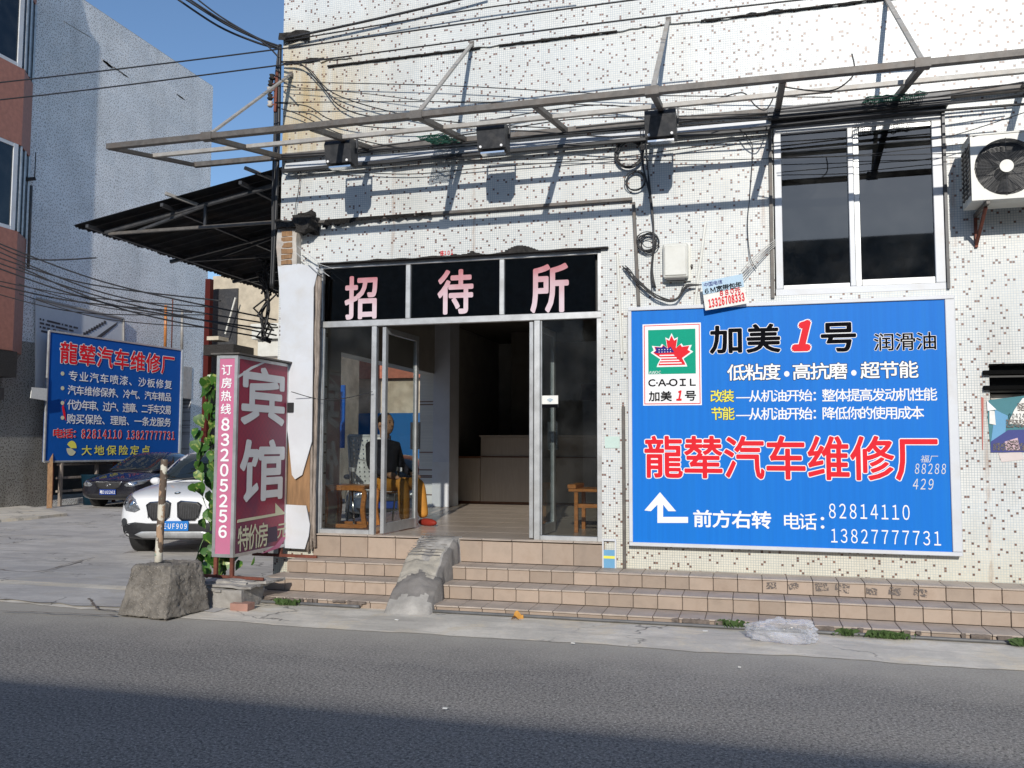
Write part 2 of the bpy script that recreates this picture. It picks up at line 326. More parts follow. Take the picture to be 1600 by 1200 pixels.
def smoothline(pts, k=6, sag=0):
    pts = [Vector(p) for p in pts]; out = []
    for i in range(len(pts)-1):
        p0, p1, p2, p3 = pts[max(i-1, 0)], pts[i], pts[i+1], pts[min(i+2, len(pts)-1)]
        for j in range(k):
            t = j/k
            q = .5*((2*p1)+(-p0+p2)*t+(2*p0-5*p1+4*p2-p3)*t*t+(-p0+3*p1-3*p2+p3)*t**3)
            q.z -= sag*4*t*(1-t); out.append(q)
    out.append(pts[-1]); return out
def addpoly(bm, pts, depth, mi=0):
    """flat outline (3D points in one plane) extruded by vector depth"""
    depth = Vector(depth); n = bmesh.new()
    vs = [n.verts.new(p) for p in pts]; f = n.faces.new(vs); f.material_index = mi
    if depth.length > 0:
        r = bmesh.ops.extrude_face_region(n, geom=[f]); bmesh.ops.translate(n, verts=[v for v in r['geom'] if isinstance(v, bmesh.types.BMVert)], vec=depth)
    bmesh.ops.recalc_face_normals(n, faces=n.faces[:])
    bmesh.ops.triangulate(n, faces=[f for f in n.faces if len(f.verts) > 4]); merge(bm, n); return bm
def poly(name, pts, depth, m, parent=None): return obj(name, addpoly(bmesh.new(), pts, depth), m, parent)
def addrough(bm, x0, x1, y0, y1, z0, z1, cuts, amp, freq, seed=0, taper=0):
    n = bmesh.new(); bmesh.ops.create_cube(n, size=1)
    bmesh.ops.subdivide_edges(n, edges=n.edges[:], cuts=cuts, use_grid_fill=True)
    for v in n.verts:
        t = v.co.z+.5; s = 1-taper*t
        p = Vector(((x0+x1)/2+v.co.x*(x1-x0)*s, (y0+y1)/2+v.co.y*(y1-y0)*s, z0+t*(z1-z0)))
        e = noise.noise_vector(p*freq+Vector((seed, seed, seed)))*amp + noise.noise_vector(p*freq*3+Vector((seed, 3, seed)))*amp*.4
        v.co = p+e
    merge(bm, n); return bm

# text as flat lettering: fits the box x0..x1, z0..z1 in a plane (origin o, right r, up u)
def wide(t): return ''.join(chr(ord(c)+0xFEE0) if c.isdigit() or (c.isalpha() and ord(c) < 128) else c for c in t)
def glyphs(s, W, H, asp=1.0, shear=0.0, space=None):
    latin = all(ord(c) < 0x2000 for c in s); s = wide(s)
    cu = bpy.data.curves.new('t', 'FONT'); cu.body = s; cu.size = 1; cu.resolution_u = 3; cu.shear = shear
    if space is None:
        if latin: space = .64
        else:
            em = H/.88*asp; space = max(.75, min(2.5, (W/em - 1)/max(1, len(s)-1))) if len(s) > 1 else 1
    cu.space_character = space
    o = bpy.data.objects.new('t', cu); COL.objects.link(o)
    dg = bpy.context.evaluated_depsgraph_get(); me = bpy.data.meshes.new_from_object(o.evaluated_get(dg))
    bpy.data.objects.remove(o); bpy.data.curves.remove(cu)
    vs = [v.co.copy() for v in me.vertices]; fs = [tuple(p.vertices) for p in me.polygons]; bpy.data.meshes.remove(me)
    return vs, fs
def text(name, s, box4, m, parent, plane, bold=0.0, outline=None, ow=.03, asp=1.0, shear=0.0, lift=.0015, space=None, fit=None):
    """box4 = (u0,u1,v0,v1) in plane coords; plane=(origin,right,up). Strokes are thickened by overlaid shifted copies."""
    O, Rr, Uu = [Vector(x) for x in plane]; nrm = Rr.cross(Uu).normalized()
    u0, u1, v0, v1 = box4; W, H = u1-u0, v1-v0; bold = max(0, bold)
    vs, fs = glyphs(s, W, H, asp, shear, space)
    if not vs: return
    a0, a1 = min(v.x for v in vs), max(v.x for v in vs); b0, b1 = min(v.y for v in vs), max(v.y for v in vs)
    for k, (mm, off, lf) in enumerate([(m, bold, lift*2)]+([(outline, bold+ow, lift)] if outline else [])):
        e = off*H*1.0; rb = bold*H
        sx, sy = (W-2*rb)/(a1-a0), (H-2*rb)/(b1-b0); bm = bmesh.new(); st = lift/16; nd = 8 if k == 0 else 12
        sh = [(0, 0)] if e < 1e-5 else [(e*math.cos(j*2*math.pi/nd), e*math.sin(j*2*math.pi/nd)) for j in range(nd)]
        if e > H*.045: sh += [(e*.5*math.cos(j*math.pi/2), e*.5*math.sin(j*math.pi/2)) for j in range(4)]
        for j, (dx, dy) in enumerate(sh):
            bv = [bm.verts.new(O+Rr*(u0+rb+(v.x-a0)*sx+dx)+Uu*(v0+rb+(v.y-b0)*sy+dy)+nrm*(lf+st*j)) for v in vs]
            for f in fs:
                try: bm.faces.new([bv[i] for i in f])
                except ValueError: pass
        obj(name if k == 0 else 'lettering_outline', bm, mm, parent)
# ------------------------------------------------------------------ setting: road, pavement, yard
def sheet(name, x0, x1, y0, y1, z, m, nx=1, ny=1):
    bm = bmesh.new(); bmesh.ops.create_grid(bm, x_segments=nx, y_segments=ny, size=.5)
    for v in bm.verts: v.co = Vector(((x0+x1)/2+v.co.x*(x1-x0), (y0+y1)/2+v.co.y*(y1-y0), z))
    return tag(obj(name, bm, m), kind='structure')
sheet('ground', -150, 150, -150, 150, -.22, 'yard')
sheet('road', -90, 90, -13, -1.2, 0, 'asphalt')
bm = bmesh.new(); prev = None; x = -40.0                     # pavement: worn edge towards the road, runs under the steps
while x < 30:
    e = -1.78+.05*noise.noise(Vector((x*1.3, 0, 0)))+.04*noise.noise(Vector((x*6, 2, 0)))+ (.16 if x < -5.3 else 0) + .1*noise.noise(Vector((x*.5, 7, 0)))
    row = [bm.verts.new((x, e, .004)), bm.verts.new((x, e+.25, .012)), bm.verts.new((x, -.5, .012))]
    if prev:
        for k in range(2): bm.faces.new((prev[k], row[k], row[k+1], prev[k+1]))
    prev = row; x += .08
tag(obj('pavement', bm, 'apron'), kind='structure')
YD = -.14                                                     # the yard lies a little below the street
def yz(y):
    t = min(1, max(0, (y+.9)/3.0)); return .017+(YD-.017)*(t*t*(3-2*t))
def GY(u, v):
    z = 0
    for _ in range(12): p = G(u, v, z); z = yz(p.y)
    return p
bm = bmesh.new(); prev = None; x = -60.0                      # back yard and side alley, worn front edge
while x < -4.4:
    e = -1.5+.22*noise.noise(Vector((x*.6, 5, 0)))+.06*noise.noise(Vector((x*4, 9, 0)))
    row = [bm.verts.new((x, y_, yz(y_))) for y_ in (e, -.9, -.3, .3, .9, 1.5, 2.1, 45)]
    if prev:
        for k in range(7): bm.faces.new((prev[k], row[k], row[k+1], prev[k+1]))
    prev = row; x += .1
yard = tag(obj('alley_yard', bm, 'yard'), kind='structure')
def crack(pts, wd=.012, z=.021):
    pts = smoothline([Vector((p[0], p[1], yz(p[1])+.004)) for p in pts], 8); bm = bmesh.new(); prev = None
    for i, p in enumerate(pts):
        j = Vector((noise.noise(p*9), noise.noise(p*9+Vector((5, 5, 5))), 0))*.03; q = p+j
        t = (pts[min(i+1, len(pts)-1)]-pts[max(i-1, 0)]).normalized(); n = Vector((-t.y, t.x, 0))*wd*(.4+abs(noise.noise(p*14))*1.6)
        a, b = bm.verts.new(q+n), bm.verts.new(q-n)
        if prev: bm.faces.new((prev[0], a, b, prev[1]))
        prev = (a, b)
    return obj('crack', bm, 'core', yard)
for L in (((0, 908), (120, 880), (230, 858), (320, 850)), ((0, 890), (60, 893), (140, 873), (215, 862)), ((0, 955), (60, 957), (130, 960), (180, 962)), ((140, 935), (150, 950), (180, 955)), ((0, 838), (50, 836), (110, 838))):
    crack([GY(*p) for p in L])
bm = bmesh.new()                                              # raised slab with moss at the far left
pts = [GY(*p) for p in ((-60, 825), (0, 816), (60, 811), (105, 806), (60, 797), (0, 788), (-60, 780))]
addpoly(bm, [Vector((p.x, p.y, YD)) for p in pts], (0, 0, .06)); tag(obj('raised_slab', bm, 'apron'), 'low raised concrete slab at the left edge of the yard', 'slab')

# ------------------------------------------------------------------ main building
B = thing('mosaic_building', 'white building faced with small mosaic tiles speckled brown', 'building', (-1, 0, 0))
DX0, DX1, DZ0, DZ1 = -4.37, -1.37, .55, 3.36
WX0, WX1, WZ0, WZ1 = .23, 1.69, 2.83, 4.44
VX0, VX1, VZ0, VZ1 = 1.97, 2.38, 1.86, 2.17
def wall(name, ax, c0, c1, s0, s1, holes, m, parent, z0=-.3, z1=10.):
    """wall between depth c0 (outer) and c1, along s; ax=0 -> runs along x"""
    xs = sorted({s0, s1, *[h[0] for h in holes], *[h[1] for h in holes]}); zs = sorted({z0, z1, *[h[2] for h in holes], *[h[3] for h in holes]})
    bm = bmesh.new()
    def P(s, c, z): return (s, c, z) if ax == 0 else (c, s, z)
    def hole(i, j):
        if i < 0 or j < 0 or i >= len(xs)-1 or j >= len(zs)-1: return True
        sx, sz = (xs[i]+xs[i+1])/2, (zs[j]+zs[j+1])/2
        return any(h[0] < sx < h[1] and h[2] < sz < h[3] for h in holes)
    for i in range(len(xs)-1):
        for j in range(len(zs)-1):
            if hole(i, j): continue
            a, b, c, d = xs[i], xs[i+1], zs[j], zs[j+1]
            for cc in (c0, c1): bm.faces.new([bm.verts.new(P(*q)) for q in ((a, cc, c), (b, cc, c), (b, cc, d), (a, cc, d))])
            for (ii, jj, q) in ((i-1, j, ((a, c), (a, d))), (i+1, j, ((b, c), (b, d))), (i, j-1, ((a, c), (b, c))), (i, j+1, ((a, d), (b, d)))):
                if hole(ii, jj): bm.faces.new([bm.verts.new(P(s, cc, z)) for (s, z), cc in ((q[0], c0), (q[1], c0), (q[1], c1), (q[0], c1))])
    bmesh.ops.remove_doubles(bm, verts=bm.verts[:], dist=1e-5); bmesh.ops.recalc_face_normals(bm, faces=bm.faces[:])
    return obj(name, bm, m, parent)
ZO = S(600, 566, -4.6).z
wall('front_wall', 0, 0, .24, -4.83, 12, [(DX0, DX1, -.1, DZ1), (WX0, WX1, WZ0, WZ1), (VX0, VX1, VZ0, VZ1)], 'mosaic', B)
wall('side_wall', 1, -4.828, -4.6, .242, 12, [(1.0, 4.15, .55, ZO)], 'mosaic_side', B)
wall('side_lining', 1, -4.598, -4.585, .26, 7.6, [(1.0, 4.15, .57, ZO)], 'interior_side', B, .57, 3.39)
box('roof_slab', -4.8, 11.9, .3, 12, 9.8, 9.95, 'plaster', B)
box('back_wall', -4.8, 12, 12, 12.2, -.3, 9.8, 'plaster', B)
# tile skin above the slab line stands a little proud, with a broken lower edge
bm = bmesh.new(); x = -4.832; prev = None
while x < 6:
    zb = 5.50 + .02*noise.noise(Vector((x*2, 0, 0)))+.03*noise.noise(Vector((x*9, 1, 0))) + (.1 if x < -4.0 else 0)*(1 if x < -4.4 else .5)
    row = [bm.verts.new((x, -.022, zb)), bm.verts.new((x, -.022, 10.0)), bm.verts.new((x, -.001, zb))]
    if prev: bm.faces.new((prev[0], row[0], row[1], prev[1])); bm.faces.new((prev[2], row[2], row[0], prev[0]))
    prev = row; x += .03
obj('upper_tile_skin', bm, 'mosaic', B)
for a, b, t in ((-4.8, -4.35, .045), (-4.3, -3.6, .02), (-3.6, -2.6, .014), (-2.4, -1.2, .010), (-.4, 1.6, .014)):
    bm = bmesh.new(); x = a
    while x < b:
        h = t*.8*max(.05, noise.noise(Vector((x*5, 3, 0)))*1.8+.2); q = .004*noise.noise(Vector((x*12, 8, 0)))
        addbox(bm, x, x+.0215, -.029, -.002, 5.49-h*.5+q+(.09 if x < -4.3 else 0), 5.5+h*.3+q+(.09 if x < -4.3 else 0)); x += .02
    obj('crack_line', bm, 'tar', B)

# interior
floor = tag(box('shop_floor', -4.59, -1.2, .26, 8, .35, DZ0-.003, 'core'), kind='structure')
bm0 = addbox(bmesh.new(), -.297, .297, -.297, .297, -.004, .004, .002); first = None
for i in range(6):
    for j in range(10):
        xx, yy = -4.35+.6*i, .02+.3+.6*j
        if first is None: o = obj('floor_tile', bm0, 'floor_in', floor); o.location = Vector((xx, yy, DZ0+.002))-wloc(floor); first = o
        else: o = first.copy(); COL.objects.link(o); o.location = Vector((xx, yy, DZ0+.002))-wloc(floor)
I = thing('shop_interior_walls', 'dim grey walls and ceiling inside the open doorway', 'wall', (-2, 4, .55))
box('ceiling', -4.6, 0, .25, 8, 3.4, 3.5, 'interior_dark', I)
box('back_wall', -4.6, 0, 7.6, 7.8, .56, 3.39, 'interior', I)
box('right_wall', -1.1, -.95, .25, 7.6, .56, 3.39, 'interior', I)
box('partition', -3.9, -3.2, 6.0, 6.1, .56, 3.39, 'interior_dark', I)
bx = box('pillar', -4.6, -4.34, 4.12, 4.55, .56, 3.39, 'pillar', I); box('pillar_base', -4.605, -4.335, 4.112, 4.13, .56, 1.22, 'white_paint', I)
for xx, zz, ww, hh in ((-2.55, 2.2, .35, .4), (-2.0, 2.0, .3, .5), (-3.0, 2.3, .3, .3)):
    p = box('picture_frame', xx, xx+ww, 7.56, 7.598, zz, zz+hh, 'dark_wood'); tag(p, {-2.55: 'middle dim picture frame on the far wall inside', -2.0: 'rightmost dim picture frame on the far wall inside', -3.0: 'leftmost dim picture frame on the far wall inside'}[xx], 'picture frame')
C_ = thing('reception_counter', 'beige laminate reception counter inside the open doors', 'counter', (-3, 4.95, .55))
for a, b, z in ((-4.32, -3.95, 1.29), ):
    box('side_cabinet', a-.25, b-.155, 4.92, 5.3, .6, 1.27, 'counter', C_, .004); box('cabinet_top', a-.27, b-.15, 4.9, 5.32, 1.272, 1.3, 'dark_wood', C_)
box('kickboard', -4.5, -1.15, 4.97, 5.3, .553, .6, 'dark_wood', C_)
for k in range(3):
    box('front_panel', -4.1+k*.98, -3.13+k*.98, 4.92, 5.0, .6, 1.285, 'counter', C_, .004)
    box('upper_panel', -4.1+k*.98, -3.13+k*.98, 4.925, 5.0, 1.30, 1.6, 'counter', C_, .004)
box('ledge', -4.1, -1.15, 4.9, 5.1, 1.287, 1.298, 'dark_wood', C_); box('top', -4.12, -1.15, 4.9, 5.4, 1.602, 1.63, 'counter', C_)

# --- door front ------------------------------------------------------------
D = tag(box('shop_front', DX0+.001, DX1-.001, .02, .085, 2.69, 2.755, 'alu', B, .004))
def al(name, x0, x1, z0, z1, y0=.022, y1=.083, m='alu'): return box(name, x0, x1, y0, y1, z0, z1, m, D, .004)
al('head_rail', DX0+.04, DX1-.04, 3.315, 3.358)
MX = [F(636, 450).x, F(783, 440).x]
for mx in MX: al('mullion', mx-.025, mx+.025, 2.757, 3.313)
al('jamb', DX0+.001, DX0+.05, .556, 2.688); al('jamb', DX1-.05, DX1-.001, .556, 2.688)
al('jamb', DX0+.001, DX0+.04, 2.757, 3.358); al('jamb', DX1-.04, DX1-.001, 2.757, 3.358)
xa, xb = -3.735, -2.01
al('post', xa-.03, xa+.025, .556, 2.688); al('post', xb-.03, xb+.03, .556, 2.688)
al('sill_rail', DX0+.052, xa-.032, .556, .60); al('sill_rail', xb+.032, DX1-.052, .556, .60)
al('glass_bead', xb+.034, xb+.046, .602, 2.686, .03, .07); al('glass_bead', DX0+.052, DX0+.064, .602, 2.686, .03, .07)
box('pane', DX0+.05, xa-.03, .05, .055, .6, 2.69, 'glass_door', D); box('pane', xb+.03, DX1-.05, .05, .055, .6, 2.69, 'glass_door', D)
edges = [DX0+.04, MX[0], MX[1], DX1-.04]
for k in range(3): box('transom_pane', edges[k]+.022, edges[k+1]-.022, .05, .055, 2.753, 3.317, 'glass_sign', D)
box('transom_backing', DX0+.02, DX1-.02, .12, .14, 2.70, 3.36, 'black', B)
door_plane = (Vector((0, .048, 0)), Vector((1, 0, 0)), Vector((0, 0, 1)))
def prect(x0, x1, y0, y1, y=0.0):
    xm, ym = (x0+x1)/2, (y0+y1)/2
    return (F(x0, ym, y).x, F(x1, ym, y).x, F(xm, y1, y).z, F(xm, y0, y).z)
m_, nt_, b_ = newmat('faded_pink_letter')
sp_ = N(nt_, 'ShaderNodeSeparateXYZ'); nt_.links.new(N(nt_, 'ShaderNodeNewGeometry').outputs['Position'], sp_.inputs[0])
nt_.links.new(mixc(nt_, ramp(nt_, math_(nt_, 'ADD', math_(nt_, 'MULTIPLY', math_(nt_, 'SUBTRACT', sp_.outputs[2], 2.85), 2.0), math_(nt_, 'MULTIPLY', noise_(nt_, 9), .5)), .3, 1.05), (.66, .52, .56), (.46, .16, .18)), b_.inputs['Base Color'])
MT['fadedpink'] = m_
for ch, r in (('招', (539, 590, 431, 499)), ('待', (684, 740, 421, 491)), ('所', (829, 889, 412, 489))):
    text('door_character', ch, prect(*r, y=.04), 'fadedpink', B, (Vector((0, .036, 0)), door_plane[1], door_plane[2]), bold=.022)
# black weathered strip over the door
bm = bmesh.new(); x = -4.36
while x < -1.33:
    h = .006+.014*noise.noise(Vector((x*5, 0, 0))) + (.05 if -2.9 < x < -2.6 else 0)*abs(noise.noise(Vector((x*11, 0, 0)))) + (.06 if -2.35 < x < -2.0 else 0)*abs(math.sin((x+2.35)*9))
    addbox(bm, x, x+.034, -.05-.02*noise.noise(Vector((x*8, 4, 0))), .03, 3.352-.004*noise.noise(Vector((x*3, 1, 1))), 3.36+h); x += .03
obj('black_drip_strip', bm, 'tar', B)
# number above the door
text('wall_number', '座101', prect(688, 708, 391, 399, -.001), 'red', B, (Vector((0, -.003, 0)), (1, 0, 0), (0, 0, 1)), bold=.01)
def leaf_door(name, hx, ang, sgn):
    r = link(name, bpy.data.meshes.new(name), B, Vector((hx, .05, .56)))
    return r
def door_leaf(hx, ang, sgn):
    W_, H_ = .80, 2.11
    root = obj('door_leaf', addbox(bmesh.new(), -.03, .03, -.02, .02, 0, H_, .003), 'alu', B)
    root.location = Vector((hx, .07, .568+H_/2))-wloc(B)
    z = -H_/2
    def prt(nm, x0, x1, z0, z1, y0, y1, m): 
        bm = addbox(bmesh.new(), x0*sgn if sgn > 0 else -x1, x1 if sgn > 0 else -x0, y0, y1, z+z0, z+z1, .002)
        me = bpy.data.meshes.new(nm); bm.to_mesh(me); bm.free(); me.materials.append(MT[m]); o = bpy.data.objects.new(nm, me); COL.objects.link(o); o.parent = root
    prt('stile', W_-.06, W_, 0, H_, -.02, .02, 'alu'); prt('bottom_rail', .031, W_-.061, 0, .10, -.018, .018, 'alu'); prt('top_rail', .031, W_-.061, H_-.06, H_, -.018, .018, 'alu')
    prt('glass', .031, W_-.061, .102, H_-.062, -.003, .003, 'glass_door'); prt('handle', W_-.05, W_-.02, .85, 1.15, -.055, -.03, 'chrome'); prt('handle', W_-.05, W_-.02, .85, 1.15, .03, .055, 'chrome')
    root.rotation_euler.z = ang
door_leaf(-3.63, rad(87), 1); door_leaf(-2.07, -rad(93), -1)
# wifi sticker on the right pane
st = thing('wifi_sticker', 'small white wifi sticker on the right glass pane', 'sticker', F(859, 628, .045))
r = prect(847, 872, 618, 637, .045); box('card', r[0], r[1], .046, .048, r[2], r[3], 'paper', st); box('black_band', r[0], r[1], .0445, .0455, r[2], r[2]+.035, 'ink', st)
for k, rr in enumerate((.012, .024, .036)):
    cx, cz = (r[0]+r[1])/2, r[2]+.05
    tube('wifi_arc', [(cx+rr*math.cos(rad(a)), .0445, cz+rr*math.sin(rad(a))) for a in range(40, 141, 10)], .003, 'skyblue', st, 4)

# --- pilaster at the left corner --------------------------------------------
P_ = thing('broken_sign_pillar', 'broken pillar clad in torn white sheet metal beside the glass doors', 'pillar', (-4.6, -.05, .4))
wm = [(434, 416), (466, 412), (498, 417), (490, 450), (488, 620), (487, 690), (472, 742), (461, 749), (456, 742), (452, 700), (446, 640), (438, 560), (438, 470)]
poly('white_sheet', [F(u, v, -.10) for u, v in wm], (0, .012, 0), 'white_paint', P_)
poly('white_sheet_lower', [F(u, v, -.10) for u, v in ((440, 788), (478, 790), (484, 820), (482, 838), (476, 858), (440, 856))], (0, .012, 0), 'white_paint', P_)
poly('brown_board', [F(u, v, -.07) for u, v in ((440, 640), (484, 640), (484, 800), (440, 800))], (0, .02, 0), 'brown_board', P_)
for k, (a, b) in enumerate((((483, 436), (481, 862)), ((489, 425), (486, 858)), ((495, 424), (491, 855)), ((500, 430), (489, 845)))):
    p0, p1 = F(a[0], a[1], -.05-.01*k % 2), F(b[0], b[1], -.05)
    n = 14; pts = [p0.lerp(p1, t/n)+Vector((.012*noise.noise(Vector((t*.9, k, 0))), .01*noise.noise(Vector((t, k, 5))), 0)) for t in range(n+1)]
    tube('old_wood_strip', pts, .02, 'wood_old', P_, 5, rads=[.018+.008*noise.noise(Vector((t*1.7, k*3, 1))) for t in range(n+1)])
obj('plaster_top', addrough(bmesh.new(), F(437, 380, -.06).x, F(466, 380, -.06).x, -.1, 0, F(450, 418, -.06).z, F(450, 350, -.06).z, 6, .02, 6, 3), 'plaster', P_)
bm = bmesh.new()
for k in range(6): addrough(bm, F(452, 0, -.06).x, F(468, 0, -.06).x, -.11, -.02, F(450, 415-k*9, -.06).z, F(450, 408-k*9, -.06).z, 2, .01, 9, k)
obj('exposed_brick', bm, 'brown_board', P_)
obj('tar_lump', addrough(bmesh.new(), F(438, 350, -.06).x, F(478, 350, -.06).x, -.16, 0, F(450, 358, -.06).z, F(450, 347, -.06).z, 6, .05, 7, 5), 'tar', P_)
obj('tar_lump', addrough(bmesh.new(), F(470, 350, -.06).x, F(495, 350, -.06).x, -.2, -.02, F(450, 368, -.06).z, F(450, 342, -.06).z, 6, .06, 6, 8), 'tar', P_)
bm = bmesh.new()
for a, b in (((463, 395), (500, 430)), ((470, 392), (494, 405)), ((465, 385), (500, 412)), ((492, 415), (515, 432)), ((496, 412), (522, 420))):
    addbar(bm, F(a[0], a[1], -.14), F(b[0], b[1], -.12), .02, .004)
obj('torn_metal_strip', bm, 'alu', P_)
tube('loose_wire', smoothline([F(455, 612, -.25), F(500, 624, -.06), F(540, 622, -.05), F(582, 612, -.03)], 5), .004, 'cable', P_)

# --- ledge and mouldings on the facade ---------------------------------------
mo = thing('old_sign_frame', 'thin rusty metal frame remains on the tiles above the door', 'metal frame', (-1.1, -.03, 2.9))
bar('top_strip', F(497, 347, -.03), F(988, 311, -.03), .03, 'steel', mo, .03)
bar('upright_strip', F(990, 316, -.03), F(998, 478, -.03), .03, 'steel', mo, .03)
bm = bmesh.new(); prev = None; x = F(508, 345, -.05).x; xe = F(675, 333, -.05).x
while x < xe:
    q = (x-F(508, 345, -.05).x)/(xe-F(508, 345, -.05).x); d = (.035+.10*max(0, .45-q))*(1+.9*noise.noise(Vector((x*14, 0, 3)))+.5*noise.noise(Vector((x*45, 0, 1)))); zt = 3.825
    row = [bm.verts.new((x, -.045, zt)), bm.verts.new((x-.02*(q < .4), -.06-.03*noise.noise(Vector((x*20, 5, 5))), zt-abs(d)))]
    if prev: bm.faces.new((prev[0], row[0], row[1], prev[1]))
    prev = row; x += .008
bmesh.ops.solidify(bm, geom=bm.faces[:], thickness=.006); obj('tar_felt_scraps', bm, 'tar', mo)
wl = thing('white_light_trough', 'long white strip trough fixed on the facade under the steel canopy', 'trough', (-2.3, -.05, 4.4))
a, b = F(447, 255, -.06), F(1205, 203, -.06); bar('white_strip', (a.x, -.05, 4.42), (b.x, -.05, 4.42), .06, 'white_paint', wl, .07)
bar('black_bar', (a.x-.02, -.1, 4.365), (b.x, -.1, 4.365), .035, 'cable', wl, .035)  # narrow black bar along the underside of the white strip
a = F(965, 396, -.02); b = F(972, 560, -.02); tag(bar('white_cable_trunking', a, b, .035, 'white_plastic', None, .02), 'narrow white plastic trunking upright between the door and the grey box', 'trunking')
a = F(1103, 345, -.04); b = F(1085, 482, -.04); tag(bar('white_plastic_strip', a, b, .04, 'white_plastic', None, .02), 'leaning white plastic strip right of the grey telecom box', 'strip')
a = F(974, 635, -.03); b = F(976, 888, -.03); tag(bar('grey_post_strip', a, b, .03, 'steel', None, .03), 'grey metal strip upright at the left edge of the big blue sign', 'strip')

# --- big window ---------------------------------------------------------------
Wn = box('window', WX0+.01, WX1-.01, .0, .07, WZ0+.002, WZ0+.06, 'white_paint', B)
def wf(n, x0, x1, z0, z1, y0=.0, y1=.07, m='white_paint'): return box(n, x0, x1, y0, y1, z0, z1, m, Wn, .004)
wf('frame', WX0+.012, WX0+.075, WZ0+.062, 4.34); wf('frame', WX1-.11, WX1-.03, WZ0+.062, 4.34); wf('frame', WX0+.012, WX1-.03, 4.342, 4.40)
xm = F(1335, 330).x; wf('frame', xm-.045, xm+.0, WZ0+.062, 4.34); wf('sash', xm+.002, xm+.05, WZ0+.062, 4.34, .015, .06, 'alu')
wf('sash', WX0+.077, xm-.047, WZ0+.062, WZ0+.10, .03, .06, 'alu'); wf('sash', xm+.052, WX1-.112, WZ0+.062, WZ0+.12, .015, .05, 'alu'); wf('sash', xm+.052, WX1-.112, 4.30, 4.34, .015, .05, 'alu')
box('pane', WX0+.07, xm-.04, .045, .05, WZ0+.09, 4.345, 'glass_dark', Wn); box('pane', xm+.045, WX1-.1, .03, .035, WZ0+.11, 4.31, 'glass_dark', Wn)
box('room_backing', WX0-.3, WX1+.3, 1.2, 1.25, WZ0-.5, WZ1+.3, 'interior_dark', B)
box('window_side_trim', WX1-.028, WX1-.004, -.03, .09, WZ0, 4.46, 'floodgrey', B)
box('window_hood', WX0-.04, WX1+.02, -.16, -.005, 4.445, 4.53, 'floodgrey', B)
box('window_hood_lip', WX0-.04, WX1+.0, -.05, -.002, 4.40, 4.442, 'floodgrey', B)
box('window_side_strip', WX0-.035, WX0-.005, -.03, .0-.001, WZ0-.02, 4.44, 'steel', B)

MT['tar_dark'] = mat('sooty_slat', (.006, .006, .006), .9, spec=.05)
# --- vent -----------------------------------------------------------------------
box('vent_back', VX0, VX1, .2, .238, VZ0, VZ1, 'black', B)
for zz in (VZ1-.07, VZ1-.2): box('vent_slat', VX0-.05, VX1+.05, -.05, .1, zz-.025, zz+.01, 'tar_dark', B)
for zz in (.04, .1): box('vent_board', VX0+.03, VX1-.08, .1, .12, VZ0+zz-.03, VZ0+zz+.012, 'plaster', B)

# ------------------------------------------------------------------ steps
ST = thing('front_steps', 'beige tiled steps running along the front of the building', 'steps', (-.5, -.5, 0))
YF = [-.95, -.63, -.32, -.012]; ZT = [.075, .20, .325, .546]; LX = [F(385, 935, -.95).x, F(415, 900, -.63).x, F(450, 868, -.32).x, -4.35]
RX = 4.2
for k in range(3): box('step_core', LX[k]+.012, RX, YF[k]+.012, -.001 if k == 2 else YF[k+1]+.012, 0, ZT[k]-.012, 'core', ST)
box('step_core', -4.37, -1.365, -.0, .2, .0, .535, 'core', ST)
def inst(src, loc, parent, rz=0.0):
    o = src.copy(); COL.objects.link(o); o.parent = parent; o.location = Vector(loc)-wloc(parent); o.rotation_euler = (0, 0, rz); return o
def proto(name, bm, m, parent):
    o = obj(name, bm, m, parent); return o
pit = .2065
def rowof(nm, h, d, wd, x0, x1, y, z, m, off, skip=()):
    src = None; n = max(1, round((x1-x0)/wd)); wd = (x1-x0)/n
    for i in range(n):
        cx = x0+wd*(i+.5)
        if skip and skip[0] < cx < skip[1]: continue
        if i and R.random() < .0: continue
        jy = R.uniform(-.0025, .0025)
        if src is None: src = obj(nm, addbox(bmesh.new(), -wd/2+.003, wd/2-.003, -d/2, d/2, -h/2, h/2, .0025), m, ST); src.location = Vector((cx, y+jy, z))-wloc(ST)
        else: inst(src, (cx, y+jy, z), ST)
for k in range(3):
    zb = 0 if k == 0 else ZT[k-1]+.002
    hh = ZT[k]-.018-zb
    rowof('riser_tile', hh, .02, pit, LX[k]+.005*k, RX, YF[k]+.002, zb+hh/2, 'tile', 0, (-3.02, -2.85))
    dep = (.0-YF[k] if k == 2 else YF[k+1]-YF[k])+.006
    rowof('tread_tile', .014, dep, pit, LX[k]+.005*k-.004, RX, YF[k]-.018+dep/2, ZT[k]-.008, 'tread', 0)
rowof('riser_tile', .20, .02, .305, -4.36, -1.34, -.008, .43, 'tile', 0)
rowof('tread_tile', .012, .12, .305, -4.36, -1.34, .028, .548, 'tread', 0)
# side return tiles of the steps at the left end
for k in range(3):
    box('return_tile', LX[k]-.012, LX[k]+.006, YF[k]+.005, YF[k]+.32, 0.0 if k == 0 else ZT[k-1], ZT[k]-.02, 'tile', ST, .002)
# crumbled mortar along the lowest nosing
bm = bmesh.new()
for k in range(70):
    u = R.choice((R.uniform(-4.4, -3.4), R.uniform(-.8, 3.8), R.uniform(-.6, .8))); s = R.uniform(.015, .05)
    addrough(bm, u, u+s*1.8, -.985, -.955, .045+R.uniform(-.02, .01), .07, 1, .008, 20, k)
tag(obj('crumbled_edge', bm, 'core', ST), kind='stuff')
